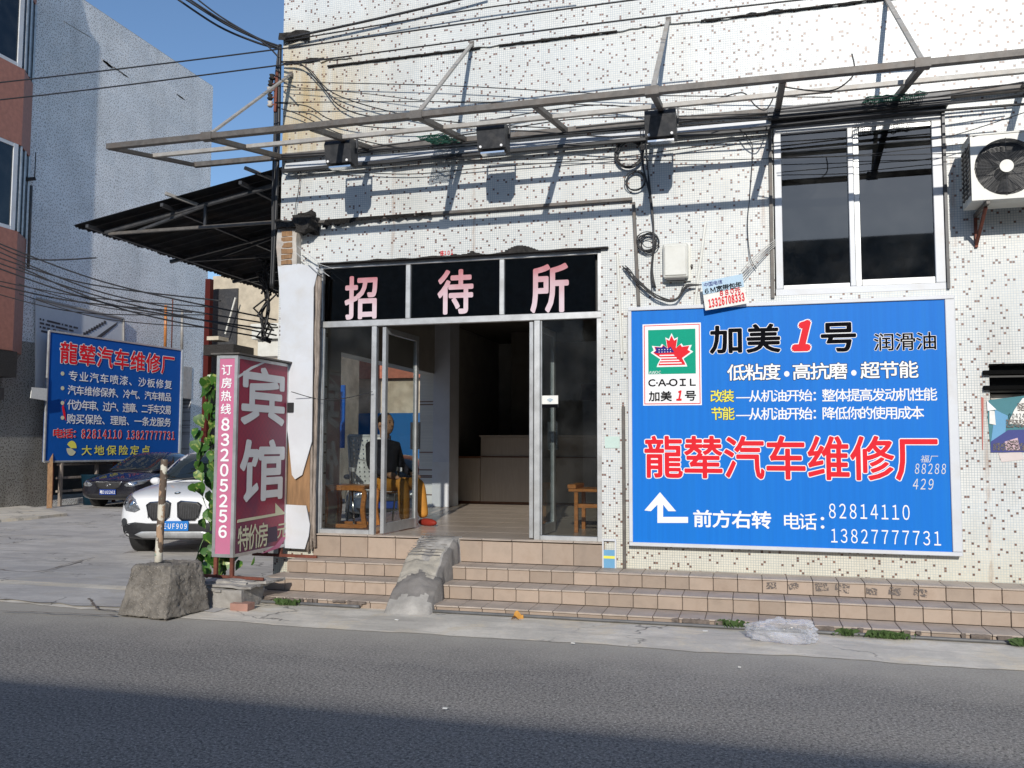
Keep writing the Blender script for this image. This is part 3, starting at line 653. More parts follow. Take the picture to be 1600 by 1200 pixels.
# printed stamps on the riser tiles
m_, nt_, b_ = newmat('stamp_ink'); cbk = ramp(nt_, noise_(nt_, 70, 2, .6, scaled(nt_, (1, 1, 1.2))), .47, .52)
tr = N(nt_, 'ShaderNodeBsdfTransparent'); mx_ = N(nt_, 'ShaderNodeMixShader'); nt_.links.new(cbk, mx_.inputs[0]); nt_.links.new(tr.outputs[0], mx_.inputs[1]); nt_.links.new(b_.outputs[0], mx_.inputs[2])
b_.inputs['Base Color'].default_value = (.12, .10, .09, 1); nt_.links.new(mx_.outputs[0], nt_.nodes['Material Output'].inputs[0]); MT['stamp'] = m_
for k, (u, v, ww, hh) in enumerate(((1205, 915, 18, 12), (1240, 916, 18, 11), (1284, 917, 22, 15), (1316, 919, 24, 16), (1362, 924, 18, 12), (1398, 924, 20, 14), (1438, 926, 22, 13))):
    c = F(u, v, YF[2]-.01); sc = .0047; an = R.uniform(-.2, .25)
    pts = [Vector((c.x+(a*ww*sc/2)*math.cos(an)-(b*hh*sc/2)*math.sin(an), YF[2]-.0125, c.z+(a*ww*sc/2)*math.sin(an)+(b*hh*sc/2)*math.cos(an))) for a, b in ((-1, -1), (1, -1), (1, 1), (-1, 1))]
    bm = bmesh.new(); bm.faces.new([bm.verts.new(p) for p in pts]); obj('ink_stamp', bm, 'stamp', ST)

# ramp of patched concrete over the steps
RL = (G(588, 965).x, F(652, 850, 0).x); RR = (G(664, 968).x, F(722, 850, 0).x)
def ramp_mesh():
    bm = bmesh.new(); nu, nv = 26, 46; g = []
    for j in range(nv+1):
        t = j/nv; y = -1.14*(1-t)+.03*t
        # left and right edges traced on the ramp's slope
        xl = RL[0]+(RL[1]-RL[0])*t; xr = RR[0]+(RR[1]-RR[0])*t
        if t < .15: xl += .0; xr -= .0
        zc = .0+.55*min(1, max(0, t*1.05))**.82
        row = []
        for i in range(nu+1):
            s = i/nu; x = xl+(xr-xl)*s
            h = zc+min(1, t*5)*(.05*math.sin(math.pi*s)**.6+.05*noise.noise(Vector((x*4, y*4, 0)))+.02*noise.noise(Vector((x*14, y*14, 2))))+.006*noise.noise(Vector((x*30, y*30, 2)))
            if .38 < t < .40 or (.55 < t < .57 and s < .6): h -= .02
            x += .05*noise.noise(Vector((0, y*3, 4 if i == 0 else 9)))*(1 if i in (0, nu) else .6)+.02*noise.noise(Vector((x*9, y*9, 7)))
            if i in (0, nu) or j == 0: h = max(0.0, zc-.30)
            row.append(bm.verts.new((x, y, min(h, .565))))
        g.append(row)
    for j in range(nv):
        for i in range(nu):
            f = bm.faces.new((g[j][i], g[j][i+1], g[j+1][i+1], g[j+1][i])); f.smooth = True
            t = (j+.5)/nv; s = (i+.5)/nu; nn = noise.noise(Vector((s*3, t*5, 3)))*.16
            f.material_index = 2 if (.34 < t+nn < .66 and s < .8) else 1 if (.10 < t+nn*.8-.12*s < .31 or (s > .85 and t < .85)) and not (t < .1) else 0
    return bm
RP = thing('concrete_ramp', 'lumpy patched concrete ramp over the steps to the doorway', 'ramp', (-3.1, -.6, 0))
MT['concrete_pale'] = mat('pale_mortar', (.44, .40, .33), .95, 0, .25, 6, bs_=25, bstr=.8, bd=.012, dirt=(.3, .28, .24), dscale=4)
obj('ramp_body', ramp_mesh(), ['concrete', 'concrete_dark', 'concrete_pale'], RP)
bm = bmesh.new()   # scored brick-pattern grooves on the upper slope
for k in range(9):
    t = k/8; a = Vector((RL[1]+.06, -.42+.4*t, .425+.148*t)); addbar(bm, a+Vector((.0, 0, .018)), a+Vector((.34, -.03, .013)), .006, .006)
for k in range(16):
    t = R.random(); x = RL[1]+.06+.3*R.random(); y = -.40+.36*t; a = Vector((x, y, .425+.14*t+.02)); addbar(bm, a, a+Vector((.01, .05, .02)), .005, .005)
obj('scored_groove', bm, 'concrete_dark', RP)

pp = smoothline([F(385, 950, -1.0), F(460, 955, -1.0), F(560, 962, -1.02)], 6)
for p in pp: p.z = .03; p.y = -1.0
tag(tube('grey_pipe', pp, .014, 'cable_grey'), 'short grey pipe along the lowest step left of the concrete ramp', 'pipe')
pts = [Vector((x, -1.0+.008*noise.noise(Vector((x*2, 0, 0))), .028)) for x in [-2.75+.25*i for i in range(28)]]
tag(tube('grey_pipe', pts, .014, 'cable_grey'), 'long grey pipe along the lowest step right of the concrete ramp', 'pipe')

# ------------------------------------------------------------------ big blue sign
SY = -.085
SG = thing('blue_billboard', 'large bright blue advertising board on the tiled wall right of the door', 'billboard', (.3, -.04, .6))
tl, tr_, br, bl = F(980.5, 480.6, SY), F(1489.5, 460.3, SY), F(1505.7, 868.6, SY), F(983.3, 853.6, SY)
x0, x1, z0, z1 = (tl.x+bl.x)/2, (tr_.x+br.x)/2, (bl.z+br.z)/2, (tl.z+tr_.z)/2
box('panel', x0+.03, x1-.03, SY+.012, -.02, z0+.03, z1-.03, 'blue', SG)
for n, a in (('frame_rail', (x0, x1, z1-.034, z1)), ('frame_rail', (x0, x1, z0, z0+.034)), ('frame_stile', (x0, x0+.034, z0+.036, z1-.036)), ('frame_stile', (x1-.075, x1, z0+.036, z1-.036))):
    box(n, a[0], a[1], SY-.006, -.002, a[2], a[3], 'white_paint', SG, .004)
pl = (Vector((0, SY+.012, 0)), Vector((1, 0, 0)), Vector((0, 0, 1)))
def cr(x0, x1, y0, y1): return prect(950+x0/2.4615, 950+x1/2.4615, 440+y0/2.4615, 440+y1/2.4615, SY+.01)
# logo card
def card(nm, r, m, lift): return box(nm, r[0], r[1], pl[0].y-lift, pl[0].y-lift+.001, r[2], r[3], m, SG)
card('logo_card', cr(134, 359, 161, 476), 'white', .0015); card('logo_red_line', cr(139, 354, 166, 471), 'red', .003); card('logo_white', cr(142, 351, 169, 468), 'white', .0045)
card('logo_green', cr(155, 337, 184, 355), 'green', .006)
g = cr(155, 337, 184, 355); gx, gz, gs = (g[0]+g[1])/2, (g[2]+g[3])/2, (g[1]-g[0])*.5
right = [(0, .86), (.12, .60), (.27, .68), (.20, .22), (.42, .40), (.50, .28), (.86, .32), (.78, .12), (.92, .02), (.50, -.28), (.62, -.50), (.66, -.62)]
leafp = right+[(-.66, -.62), (-.62, -.5), (-.50, -.28), (-.92, .02), (-.78, .12), (-.86, .32), (-.5, .28), (-.42, .40), (-.2, .22), (-.27, .68), (-.12, .6)]
def lp(pts, s, lift): return [Vector((gx+a*gs*s, pl[0].y-lift, gz-.01+b*gs*s)) for a, b in pts]
poly('leaf_outline', lp(leafp, .98, .0075), (0, .001, 0), 'white', SG); poly('maple_leaf', lp(leafp, .86, .009), (0, .001, 0), 'red', SG)
poly('leaf_blue', lp([(-.05, .30), (.12, .02), (-.62, -.02), (-.86, .02), (-.76, .12), (-.80, .29), (-.48, .26), (-.4, .36), (-.2, .2)], .86, .0105), (0, .001, 0), 'navy', SG)
for k in range(4): poly('leaf_stripe', lp([(-.60, -.1-k*.13), (.1+k*.12, -.1-k*.13), (.14+k*.12, -.16-k*.13), (-.60, -.16-k*.13)], .86, .0105), (0, .001, 0), 'white', SG)
for k in range(10):
    a, b = -.62+.14*(k % 5), .16-.12*(k//5); poly('leaf_star', lp([(a-.03, b), (a, b-.03), (a+.03, b), (a, b+.03)], .86, .012), (0, .001, 0), 'white', SG)
T = lambda s, r, m, **k: text('lettering', s, cr(*r), m, SG, k.pop('pl_', pl), **k)
pl6 = (pl[0]-Vector((0, .006, 0)), pl[1], pl[2])
T('AWOC', (158, 204, 344, 355), 'white', pl_=pl6, bold=.01); T('C·A-OIL', (155, 338, 374, 402), 'ink', pl_=pl6, bold=.03)
T('加美', (157, 246, 421, 460), 'ink', pl_=pl6, bold=.02); T('1', (262, 284, 418, 458), 'red', pl_=pl6, bold=.05, shear=.3); T('号', (296, 339, 420, 458), 'ink', pl_=pl6, bold=.02)
T('加美', (390, 664, 164, 276), 'ink', bold=.03, outline='white', ow=.022); T('1', (704, 782, 148, 268), 'red', bold=.07, shear=.35, outline='white', ow=.03); T('号', (818, 955, 157, 270), 'ink', bold=.03, outline='white', ow=.022)
T('润滑油', (1022, 1262, 196, 264), 'ink', bold=.012, outline='white', ow=.025)
T('低粘度', (458, 664, 316, 380), 'white', bold=.018, outline='ink', ow=.028); T('•', (677, 698, 344, 366), 'white', bold=0.)
T('高抗磨', (710, 921, 312, 377), 'white', bold=.018, outline='ink', ow=.028); T('•', (935, 956, 340, 362), 'white')
T('超节能', (970, 1194, 306, 372), 'white', bold=.018, outline='ink', ow=.028)
T('改装', (394, 485, 416, 464), 'yellow', bold=.012, outline='ink', ow=.022); T('—从机油开始：', (492, 800, 416, 462), 'white', bold=.012)
T('整体提高发动机性能', (823, 1266, 410, 460), 'white', bold=.012)
T('节能', (397, 487, 482, 532), 'yellow', bold=.012, outline='ink', ow=.022); T('—从机油开始：', (492, 800, 484, 532), 'white', bold=.012)
T('降低你的使用成本', (825, 1216, 480, 530), 'white', bold=.012)
T('龍辇汽车维修厂', (140, 1270, 592, 762), 'red', bold=.018, outline='white', ow=.02, asp=.82)
T('前方右转', (328, 628, 880, 948), 'white', bold=.022); T('电话', (677, 803, 890, 954), 'white', bold=.006); T('：', (818, 832, 905, 950), 'white', bold=.03)
T('82814110', (850, 1160, 856, 914), 'white', bold=.0); T('13827777731', (858, 1280, 955, 1010), 'white', bold=.0)
ap = [(140, 880), (200, 810), (262, 883), (232, 883), (212, 858), (212, 905), (308, 905), (308, 928), (190, 928), (190, 858), (165, 883)]
poly('white_arrow', [Vector((F(950+u/2.4615, 440+v/2.4615, SY+.01).x, pl[0].y-.003, F(950+u/2.4615, 440+v/2.4615, SY+.01).z)) for u, v in ap], (0, .002, 0), 'white', SG)
T('88288', (1180, 1300, 700, 740), 'grey_print', bold=-.01, shear=.2); T('429', (1172, 1252, 758, 800), 'grey_print', bold=-.01, shear=.2)
T('福厂', (1202, 1270, 668, 696), 'grey_print', bold=-.012, shear=.2)

# leaflet over the sign's corner
LF = thing('broadband_leaflet', 'tilted white leaflet with red phone number over the big blue sign', 'leaflet', F(1133, 458, -.14))
c0, c1, c2, c3 = F(1096, 441, -.15), F(1160, 428, -.13), F(1168, 474, -.14), F(1102, 485, -.16)
poly('sheet', [c0, c1, c2, c3], (0, .004, 0), 'paper', LF)
rr = (c1-c0).normalized(); uu = (c0-c3).normalized(); lpn = (c3-Vector((0, .004, 0)), rr, uu); WW, HH = (c1-c0).length, (c0-c3).length
obj('blue_tint', addpoly(bmesh.new(), [lpn[0]+rr*WW*a+uu*HH*b-Vector((0, .001, 0)) for a, b in ((0, .55), (1, .55), (1, 1), (0, 1))], (0, 0, 0)), flat('pale_blue_print', (.45, .6, .72)), LF)
def LT(s, r, m, **k): text('lettering', s, (r[0]*WW, r[1]*WW, r[2]*HH, r[3]*HH), m, LF, (lpn[0]-Vector((0, .002, 0)), rr, uu), **k)
LT('中国电信', (.05, .5, .8, .95), 'navy'); LT('6M宽带包年', (.05, .95, .55, .76), 'ink', bold=.02); LT('880元', (.4, .9, .38, .56), 'red', bold=.02); LT('13326708333', (.1, .97, .06, .36), 'red', bold=.03)

# ------------------------------------------------------------------ steel canopy frame
CF = thing('canopy_frame', 'bare steel canopy frame with diagonal struts over the shop front', 'canopy frame', (-1.5, -.05, 4.5))
ZF, ZB, YO = 4.30, 4.545, -1.37
def zc(y): return ZB+(ZF-ZB)*(y/YO)
xr_ = 4.5
bar('front_beam', (-5.9, YO, ZF), (xr_, YO, ZF), .055, 'steel', CF)
YM = S(533, 215, -3.758).y
bar('middle_beam', (-5.87, YM, zc(YM)), (xr_, YM, zc(YM)), .04, 'steel_pale', CF)
bar('back_beam', (-5.87, -.06, zc(-.06)), (xr_, -.06, zc(-.06)), .055, 'steel', CF)
CX = [-5.87, -4.80, -3.76, -2.735, -1.70, -.72, .28, 1.276, 2.3, 3.3]
for x in CX: bar('cross_bar', (x, YO+.03, zc(YO)-.005), (x, -.09, zc(-.06)-.005), .05 if x > -5.8 else .04, 'steel', CF)
for xb_, xt, zt in ((-4.80, -4.74, 5.45), (-2.735, -2.69, 5.54), (-.72, -.71, 5.54), (1.276, 1.24, 5.49), (3.3, 3.3, 5.5)):
    bar('strut', (xb_, YO+.02, ZF+.03), (xt, -.02, zt), .04, 'steel_pale', CF, .02)
    box('strut_plate', xt-.02, xt+.03, -.03, -.023, zt-.03, zt+.03, 'steel', CF)
    box('gusset', xb_-.06, xb_+.05, YO-.035, YO+.04, ZF-.035, ZF+.035, 'steel', CF)
for u, v in ((1110, 0),): pass
# floodlights
def flood(x, y, z, lab):
    o = thing('floodlight', lab, 'floodlight', (x, y, z-.2), 'floodlights hanging from the canopy')
    bm = bmesh.new(); prof = [(-.02, .10), (.14, .12), (.17, .06), (.12, -.11), (-.0, -.13), (-.03, -.1)]
    addpoly(bm, [Vector((x-.135, y-a, z+b)) for a, b in prof], (.27, 0, 0)); obj('housing', bm, 'floodgrey', o)
    for k in range(5): box('fin', x-.12+k*.055, x-.105+k*.055, y+.0, y+.05, z-.08, z+.09, 'floodgrey', o)
    bm = bmesh.new(); addbar(bm, (x-.145, y-.02, z-.0), (x-.145, y-.02, z+.19), .012, .025); addbar(bm, (x+.145, y-.02, z-.0), (x+.145, y-.02, z+.19), .012, .025); addbar(bm, (x-.15, y-.02, z+.19), (x+.15, y-.02, z+.19), .012, .025); obj('bracket', bm, 'floodgrey', o)
    box('lens', x-.115, x+.115, y-.10, y-.02, z-.148, z-.132, 'chrome', o)
    for s in (-.1, .1): obj('screw', addtube(bmesh.new(), [(x+s, y-.155, z-.10), (x+s, y-.14, z-.1)], .012, 8), 'white', o)
YL = -.55
for (u, v), lab in (((538, 243), 'leftmost of three dark floodlights under the canopy, near the corner'), ((774, 220), 'middle of three dark floodlights under the canopy, over the doorway'), ((1034, 201), 'rightmost of three dark floodlights, above the cable coils')):
    p = F(u, v, YL); flood(p.x, YL, p.z, lab)
# green net scraps
def net(x0, x1, y0, y1, lab):
    bm = bmesh.new(); nx, ny = int((x1-x0)/.016), int((y1-y0)/.016)
    P = lambda i, j: Vector((x0+(x1-x0)*i/nx, y0+(y1-y0)*j/ny, zc(y0+(y1-y0)*j/ny)-.03-.03*noise.noise(Vector((i*.25, j*.25, x0)))))
    for i in range(nx+1):
        if R.random() < .9: addtube(bm, [P(i+.3*noise.noise(Vector((i, j*.5, 0))), j) for j in range(0, ny+1, 2)], .0035, 3, caps=False)
    for j in range(ny+1):
        if R.random() < .9: addtube(bm, [P(i, j+.3*noise.noise(Vector((j, i*.5, 4)))) for i in range(0, nx+1, 2)], .0035, 3, caps=False)
    return tag(obj('green_netting', bm, 'netting'), lab, 'netting', kind='stuff')
net(F(680, 214, -.1).x, F(722, 214, -.1).x, -.62, -.1, 'small scrap of green netting on the canopy above the door')
net(F(1345, 160, -.1).x, F(1440, 160, -.1).x, -.45, -.1, 'long scrap of green netting on the canopy above the window')
m_, nt_, b_ = newmat('sheer_net'); tr = N(nt_, 'ShaderNodeBsdfTransparent'); tr.inputs[0].default_value = (.62, .78, .78, 1); nt_.links.new(tr.outputs[0], nt_.nodes['Material Output'].inputs[0]); MT['sheer'] = m_

# ------------------------------------------------------------------ air conditioner
A_ = thing('air_conditioner', 'white outdoor air conditioner unit on the wall right of the window', 'air conditioner', (2.15, -.3, 3.46))
ay0, ay1 = -.45, -.13; ax0 = F(1517, 260, ay0).x; ax1 = ax0+.84; az0, az1 = 3.48, 4.02
wall('casing_front', 0, ay0, ay0+.01, ax0, ax1, [], 'white_plastic', A_, az0, az1) if False else None
cx, cz, cr_ = F(1572, 260, ay0).x, F(1572, 260, ay0).z, .235
bm = bmesh.new()   # front panel with a round opening
seg = 40; inner = [bm.verts.new((cx+cr_*math.cos(2*math.pi*k/seg), ay0, cz+cr_*math.sin(2*math.pi*k/seg))) for k in range(seg)]; outer = []
for k in range(seg):
    c, s = math.cos(2*math.pi*k/seg), math.sin(2*math.pi*k/seg); tt = []
    if c: tt += [((ax1 if c > 0 else ax0)-cx)/c]
    if abs(s) > 1e-6: tt += [((az1 if s > 0 else az0)-cz)/s]
    t = min(x for x in tt if x > 0); outer.append(bm.verts.new((cx+c*t, ay0, cz+s*t)))
for k in range(seg): bm.faces.new((inner[k], inner[(k+1) % seg], outer[(k+1) % seg], outer[k]))
inn2 = [bm.verts.new(v.co+Vector((0, .06, 0))) for v in inner]
for k in range(seg): bm.faces.new((inner[k], inn2[k], inn2[(k+1) % seg], inner[(k+1) % seg]))
obj('front_panel', bm, 'white_plastic', A_)
box('back_casing', ax0+.001, ax1, ay0+.09, ay1, az0, az1, 'white_plastic', A_); 
box('top_panel', ax0-.004, ax1+.004, ay0-.006, ay1+.004, az1+.001, az1+.018, 'white_plastic', A_, .005)
box('bottom_rail', ax0, ax1, ay0+.001, ay0+.088, az0, az0+.02, 'white_plastic', A_); box('side_post', ax0, ax0+.02, ay0+.001, ay0+.088, az0+.021, az1-.001, 'white_plastic', A_)
for k in range(11): box('side_louver', ax0-.008, ax0-.001, ay0+.03, ay1-.02, az0+.06+k*.04, az0+.075+k*.04, 'black', A_)
for k in range(3): box('side_louver', ax0-.007, ax0-.0005, ay0+.03+k*.11, ay0+.04+k*.11, az0+.05, az1-.05, 'black', A_)
obj('fan_well', addtube(bmesh.new(), [(cx, ay0+.085, cz), (cx, ay0+.088, cz)], cr_, 32), 'black', A_)
for k in range(3):
    bm = bmesh.new(); a0 = k*2.094+.4; ps = []
    for j in range(7): a = a0+j*.16; ps.append((a, .05, j)); 
    q = [Vector((cx+.05*math.cos(a0+j*.1), ay0+.055+.006*j, cz+.05*math.sin(a0+j*.1))) for j in range(7)]; q2 = [Vector((cx+.2*math.cos(a0-.2+j*.2), ay0+.045+.006*j, cz+.2*math.sin(a0-.2+j*.2))) for j in range(7)]
    vs = [[bm.verts.new(p) for p in q], [bm.verts.new(p) for p in q2]]
    for j in range(6): bm.faces.new((vs[0][j], vs[0][j+1], vs[1][j+1], vs[1][j]))
    obj('fan_blade', bm, 'black', A_)
bm = bmesh.new()
for k in range(17):
    rr_ = .055+k*.0108; addtube(bm, [(cx+rr_*math.cos(a*math.pi/16), ay0-.012, cz+rr_*math.sin(a*math.pi/16)) for a in range(32)], .0024, 4, True)
for k in range(8):
    a = k*math.pi/4; addtube(bm, [(cx+.05*math.cos(a), ay0-.01, cz+.05*math.sin(a)), (cx+cr_*math.cos(a), ay0-.01, cz+cr_*math.sin(a))], .004, 4)
tag(obj('fan_guard', bm, 'floodgrey', A_))
obj('hub_cap', addtube(bmesh.new(), [(cx, ay0-.008, cz), (cx, ay0-.02, cz)], .052, 24), 'white_plastic', A_)
for x in (ax0+.12, ax1-.15):
    br_ = bar('bracket', (x, -.005, az0-.02), (x, ay0+.0, az0-.02), .03, 'steel', A_); bar('bracket', (x, -.01, az0-.28), (x, ay0+.08, az0-.04), .025, 'rust', A_); bar('bracket', (x, -.015, az0-.3), (x, -.015, az0-.04), .025, 'rust', A_)

# ------------------------------------------------------------------ telecom box, cables, coils
TB = thing('telecom_box', 'pale grey plastic telecom box on the wall above the blue sign', 'box', F(1056, 436, -.03))
r = prect(1036, 1075, 380, 434, -.1); box('case', r[0], r[1], -.11, -.03, r[2], r[3], 'white_plastic', TB, .012); box('lid', r[0]+.015, r[1]-.015, -.122, -.111, r[2]+.02, r[3]-.03, 'white_plastic', TB, .006)
box('backplate', r[0]-.01, r[1]+.02, -.029, -.002, r[2]-.02, r[3]+.01, 'white_plastic', TB); box('bottom_vent', r[0]+.03, r[1]-.03, -.1, -.04, r[2]-.02, r[2]-.001, 'black', TB)
tube('cable_lug', [(r[1]+.03, -.05, r[2]+.12), (r[1]+.03, -.03, r[2]+.12)], .012, 'steel', TB)
def coil(u, v, rpx, n, lab, y=-.05, th=.006, jit=.1):
    c = F(u, v, y); rr_ = rpx*8.0/FPX; bm = bmesh.new()
    for k in range(n):
        rk = rr_*(1+R.uniform(-jit, jit)); o = Vector((R.uniform(-1, 1)*rr_*jit, R.uniform(-.02, .02), R.uniform(-1, 1)*rr_*jit)); sx = 1+R.uniform(-jit, jit)
        addtube(bm, [c+o+Vector((rk*sx*math.cos(a*math.pi/12), 0, rk*math.sin(a*math.pi/12))) for a in range(24)], th, 5, True)
    return tag(obj('cable_coil', bm, 'cable'), lab, 'cable coil', 'coils of black cable on the wall')
coil(984, 240, 24, 4, 'largest and highest loop of coiled black cable on the tiles', th=.007)
coil(992, 283, 17, 3, 'middle coil of black cable, just below the largest loop', th=.005)
coil(1013, 379, 15, 9, 'tangled lowest cable coil, left of the grey telecom box', th=.004, jit=.22)
def cable(pts, rr_, lab, m='cable', name='cable', group='cables strung along the facade', sag=0, k=6):
    return tag(tube(name, smoothline(pts, k, sag), rr_, m, None, 5), lab, 'cable', group)
bm = bmesh.new()
for k in range(5):
    j = lambda: R.uniform(-4, 4)
    addtube(bm, smoothline([F(1005+j(), 205, -.08), F(1008+j(), 260, -.06), F(1016+j()*.5, 310, -.05), F(1021+j()*.3, 372, -.06), F(1018+j()*.4, 420, -.05), F(1022+j(), 450, -.05)], 5), .006, 5)
tag(obj('cable_bundle', bm, 'cable'), 'vertical bundle of black cables beside the coils and telecom box', 'cables')
bm = bmesh.new()
for k in range(6):
    j = lambda: R.uniform(-3, 3)
    addtube(bm, smoothline([F(975+j(), 418+j(), -.04), F(985+j(), 425+j(), -.06), F(1000+j(), 445+j(), -.07), F(1030+j(), 465+j(), -.08), F(1055+j(), 467+j(), -.08), F(1072+j(), 448+j(), -.07), F(1095+j(), 445, -.06)], 5), .005, 5)
tag(obj('cable_bundle', bm, R.choice(['cable'])), 'drooping bundle of cables under the grey telecom box', 'cables')
bm = bmesh.new()
for k in range(4): addtube(bm, smoothline([F(1158+k*2, 424+k*3, -.08), F(1180, 400+k*4, -.1), F(1212, 374+k*3, -.03)], 5), .004, 5)
tag(obj('cable_bundle', bm, 'cable_white'), 'short bundle of wires running from leaflet to window edge', 'cables')

YW = -.85
CL = [
 ([(-400, 168), (0, 129), (435, 77), (900, 12), (1100, -14)], -.9, .008, 'upper thin black cable crossing sky and facade'),
 ([(-400, 190), (0, 156), (437, 102), (900, 41), (1250, 0), (1500, -25)], -.8, .008, 'second thin black cable crossing sky and facade'),
 ([(446, 60), (560, 36), (700, 4), (760, -12)], -.12, .014, 'thick black cable rising from the tarred corner to the top'),
 ([(446, 64), (600, 38), (760, 12), (900, -6)], -.12, .008, 'thin black cable beside the thick one rising from the corner'),
 ([(440, 96), (470, 100), (500, 130), (530, 165), (580, 182), (640, 178)], -.08, .007, 'black cable hanging in a loop from the corner'),
 ([(440, 98), (480, 106), (520, 145), (600, 172), (700, 190), (860, 200)], -.07, .006, 'black cable dipping from corner to middle floodlight'),
 ([(440, 128), (700, 134), (980, 148), (1300, 152)], -.1, .005, 'thin straight cable across the tiles above the beam'),
 ([(430, 160), (700, 159), (900, 163), (1100, 172)], -.12, .005, 'thin level cable from the insulators across the tiles'),
 ([(430, 161), (480, 166), (520, 188), (600, 200), (700, 198), (860, 172), (960, 165), (1080, 190)], -.1, .006, 'sagging cable from the insulators behind the beam'),
 ([(440, 135), (560, 145), (700, 160), (900, 160)], -.09, .004, 'faint thin cable falling gently from the corner'),
 ([(440, 170), (470, 180), (540, 212), (640, 232), (760, 226)], -.09, .006, 'cable falling from the corner to the green net scrap'),
 ([(440, 243), (520, 238), (700, 226), (900, 208), (1200, 186), (1600, 150)], -.16, .010, 'thick cable laid along the back beam'),
 ([(440, 246), (600, 236), (800, 216), (1000, 196), (1210, 176), (1600, 138)], -.2, .009, 'cable just above the thick one on the back beam'),
 ([(560, 234), (700, 214), (800, 204), (960, 214), (1100, 205), (1210, 196), (1600, 148)], -.25, .007, 'wavy cable tied along the back beam'),
 ([(600, 228), (760, 206), (900, 186), (1050, 182), (1210, 176), (1400, 160), (1600, 128)], -.35, .006, 'cable crossing the cross bars to the right'),
 ([(1120, 155), (1150, 146), (1165, 147), (1180, 165), (1195, 172), (1205, 160), (1214, 136)], -.5, .006, 'kinked loop of cable right of the third floodlight'),
 ([(1226, 136), (1270, 142), (1305, 140), (1330, 122), (1335, 106), (1331, 84)], -1.2, .006, 'cable rising in a curl above the front beam'),
 ([(440, 264), (520, 267), (640, 272), (760, 262), (980, 244), (1200, 212)], -.05, .005, 'slack thin cable under the white trough'),
 ([(640, 246), (760, 250), (900, 249), (1060, 251), (1200, 248), (1480, 240), (1600, 242)], -.05, .004, 'level thin cable crossing the window top'),
 ([(438, 264), (455, 268), (480, 255)], -.06, .007, 'short cable hooked under the corner'),
 ([(1160, 204), (1172, 220), (1176, 235), (1172, 300), (1168, 350), (1172, 400), (1182, 420)], -.04, .004, 'thin wire hanging down the tiles left of the window'),
 ([(470, 262), (466, 300), (462, 320), (460, 345)], -.04, .004, 'thin wire hanging down near the corner'),
 ([(1222, 238), (1300, 231), (1400, 222), (1480, 214), (1600, 176)], -.25, .004, 'upper of two thin cables before the window glass'),
 ([(1222, 246), (1330, 243), (1420, 234), (1600, 215)], -.22, .004, 'lower of two thin cables before the window glass'),
 ([(900, 200), (1000, 190), (1100, 186), (1210, 184)], -.3, .008, 'black cable right of the middle floodlight'),
 ([(1210, 196), (1350, 182), (1480, 172), (1600, 163)], -.3, .012, 'thick cable before the window hood'),
 ([(1210, 172), (1400, 150), (1600, 130)], -.5, .007, 'straight cable under the middle beam at the right'),
]
for pts, y, rr_, lab in CL: cable([F(u, v, y) for u, v in pts], rr_, lab)
# heavy service cables from the corner up to the left, over the sky
for k, (pts) in enumerate((((268, -8), (340, 40), (400, 66), (436, 76)), ((280, -8), (350, 36), (405, 62), (436, 75)), ((300, -8), (345, 26), (400, 58), (437, 72)), ((286, -8), (345, 30), (408, 64), (436, 90)))):
    cable([F(u, v, -.3-.1*k) for u, v in pts], .012 if k < 2 else .009, ['lowest', 'second lowest', 'topmost', 'second highest'][k]+' of the heavy black service cables against the sky', group='service cables against the sky')
# cable column and insulators at the corner
bm = bmesh.new()
for k in range(7):
    o = R.uniform(-5, 4); addtube(bm, smoothline([F(437+o*.2, 70, -.02), F(433+o, 130, -.03), F(432+o, 200, -.03), F(429+o, 300, -.03), F(427+o*.6, 380, -.03), F(424+o*.5, 450, -.03)], 6), .008 if k else .02, 5)
tag(obj('corner_cable_run', bm, 'cable'), 'run of black cables and conduit down the building corner', 'cables')
IN = thing('insulator_bracket', 'rusty bracket with ceramic insulators at the building corner', 'insulator', F(428, 170, -.05))
bar('bracket_bar', F(434, 112, -.04), F(430, 175, -.04), .03, 'rust', IN)
for k, (u, v) in enumerate(((425, 121), (423, 131), (421, 141), (422, 152), (422, 163))):
    p = F(u, v, -.06); tube('insulator', [p+Vector((0, 0, -.03)), p+Vector((0, 0, -.01)), p+Vector((0, 0, .0)), p+Vector((0, 0, .03))], .03, 'plaster' if k in (2, 4) else 'tar', IN, 10, rads=[.02, .034, .02, .03])
    bar('insulator_arm', p, F(433, v, -.04), .012, 'rust', IN)
obj('tar_wrap', addrough(bmesh.new(), F(440, 60, -.05).x, F(482, 60, -.05).x, -.09, -.02, F(450, 63, -.05).z, F(450, 53, -.05).z, 5, .03, 7, 2), 'tar', IN)

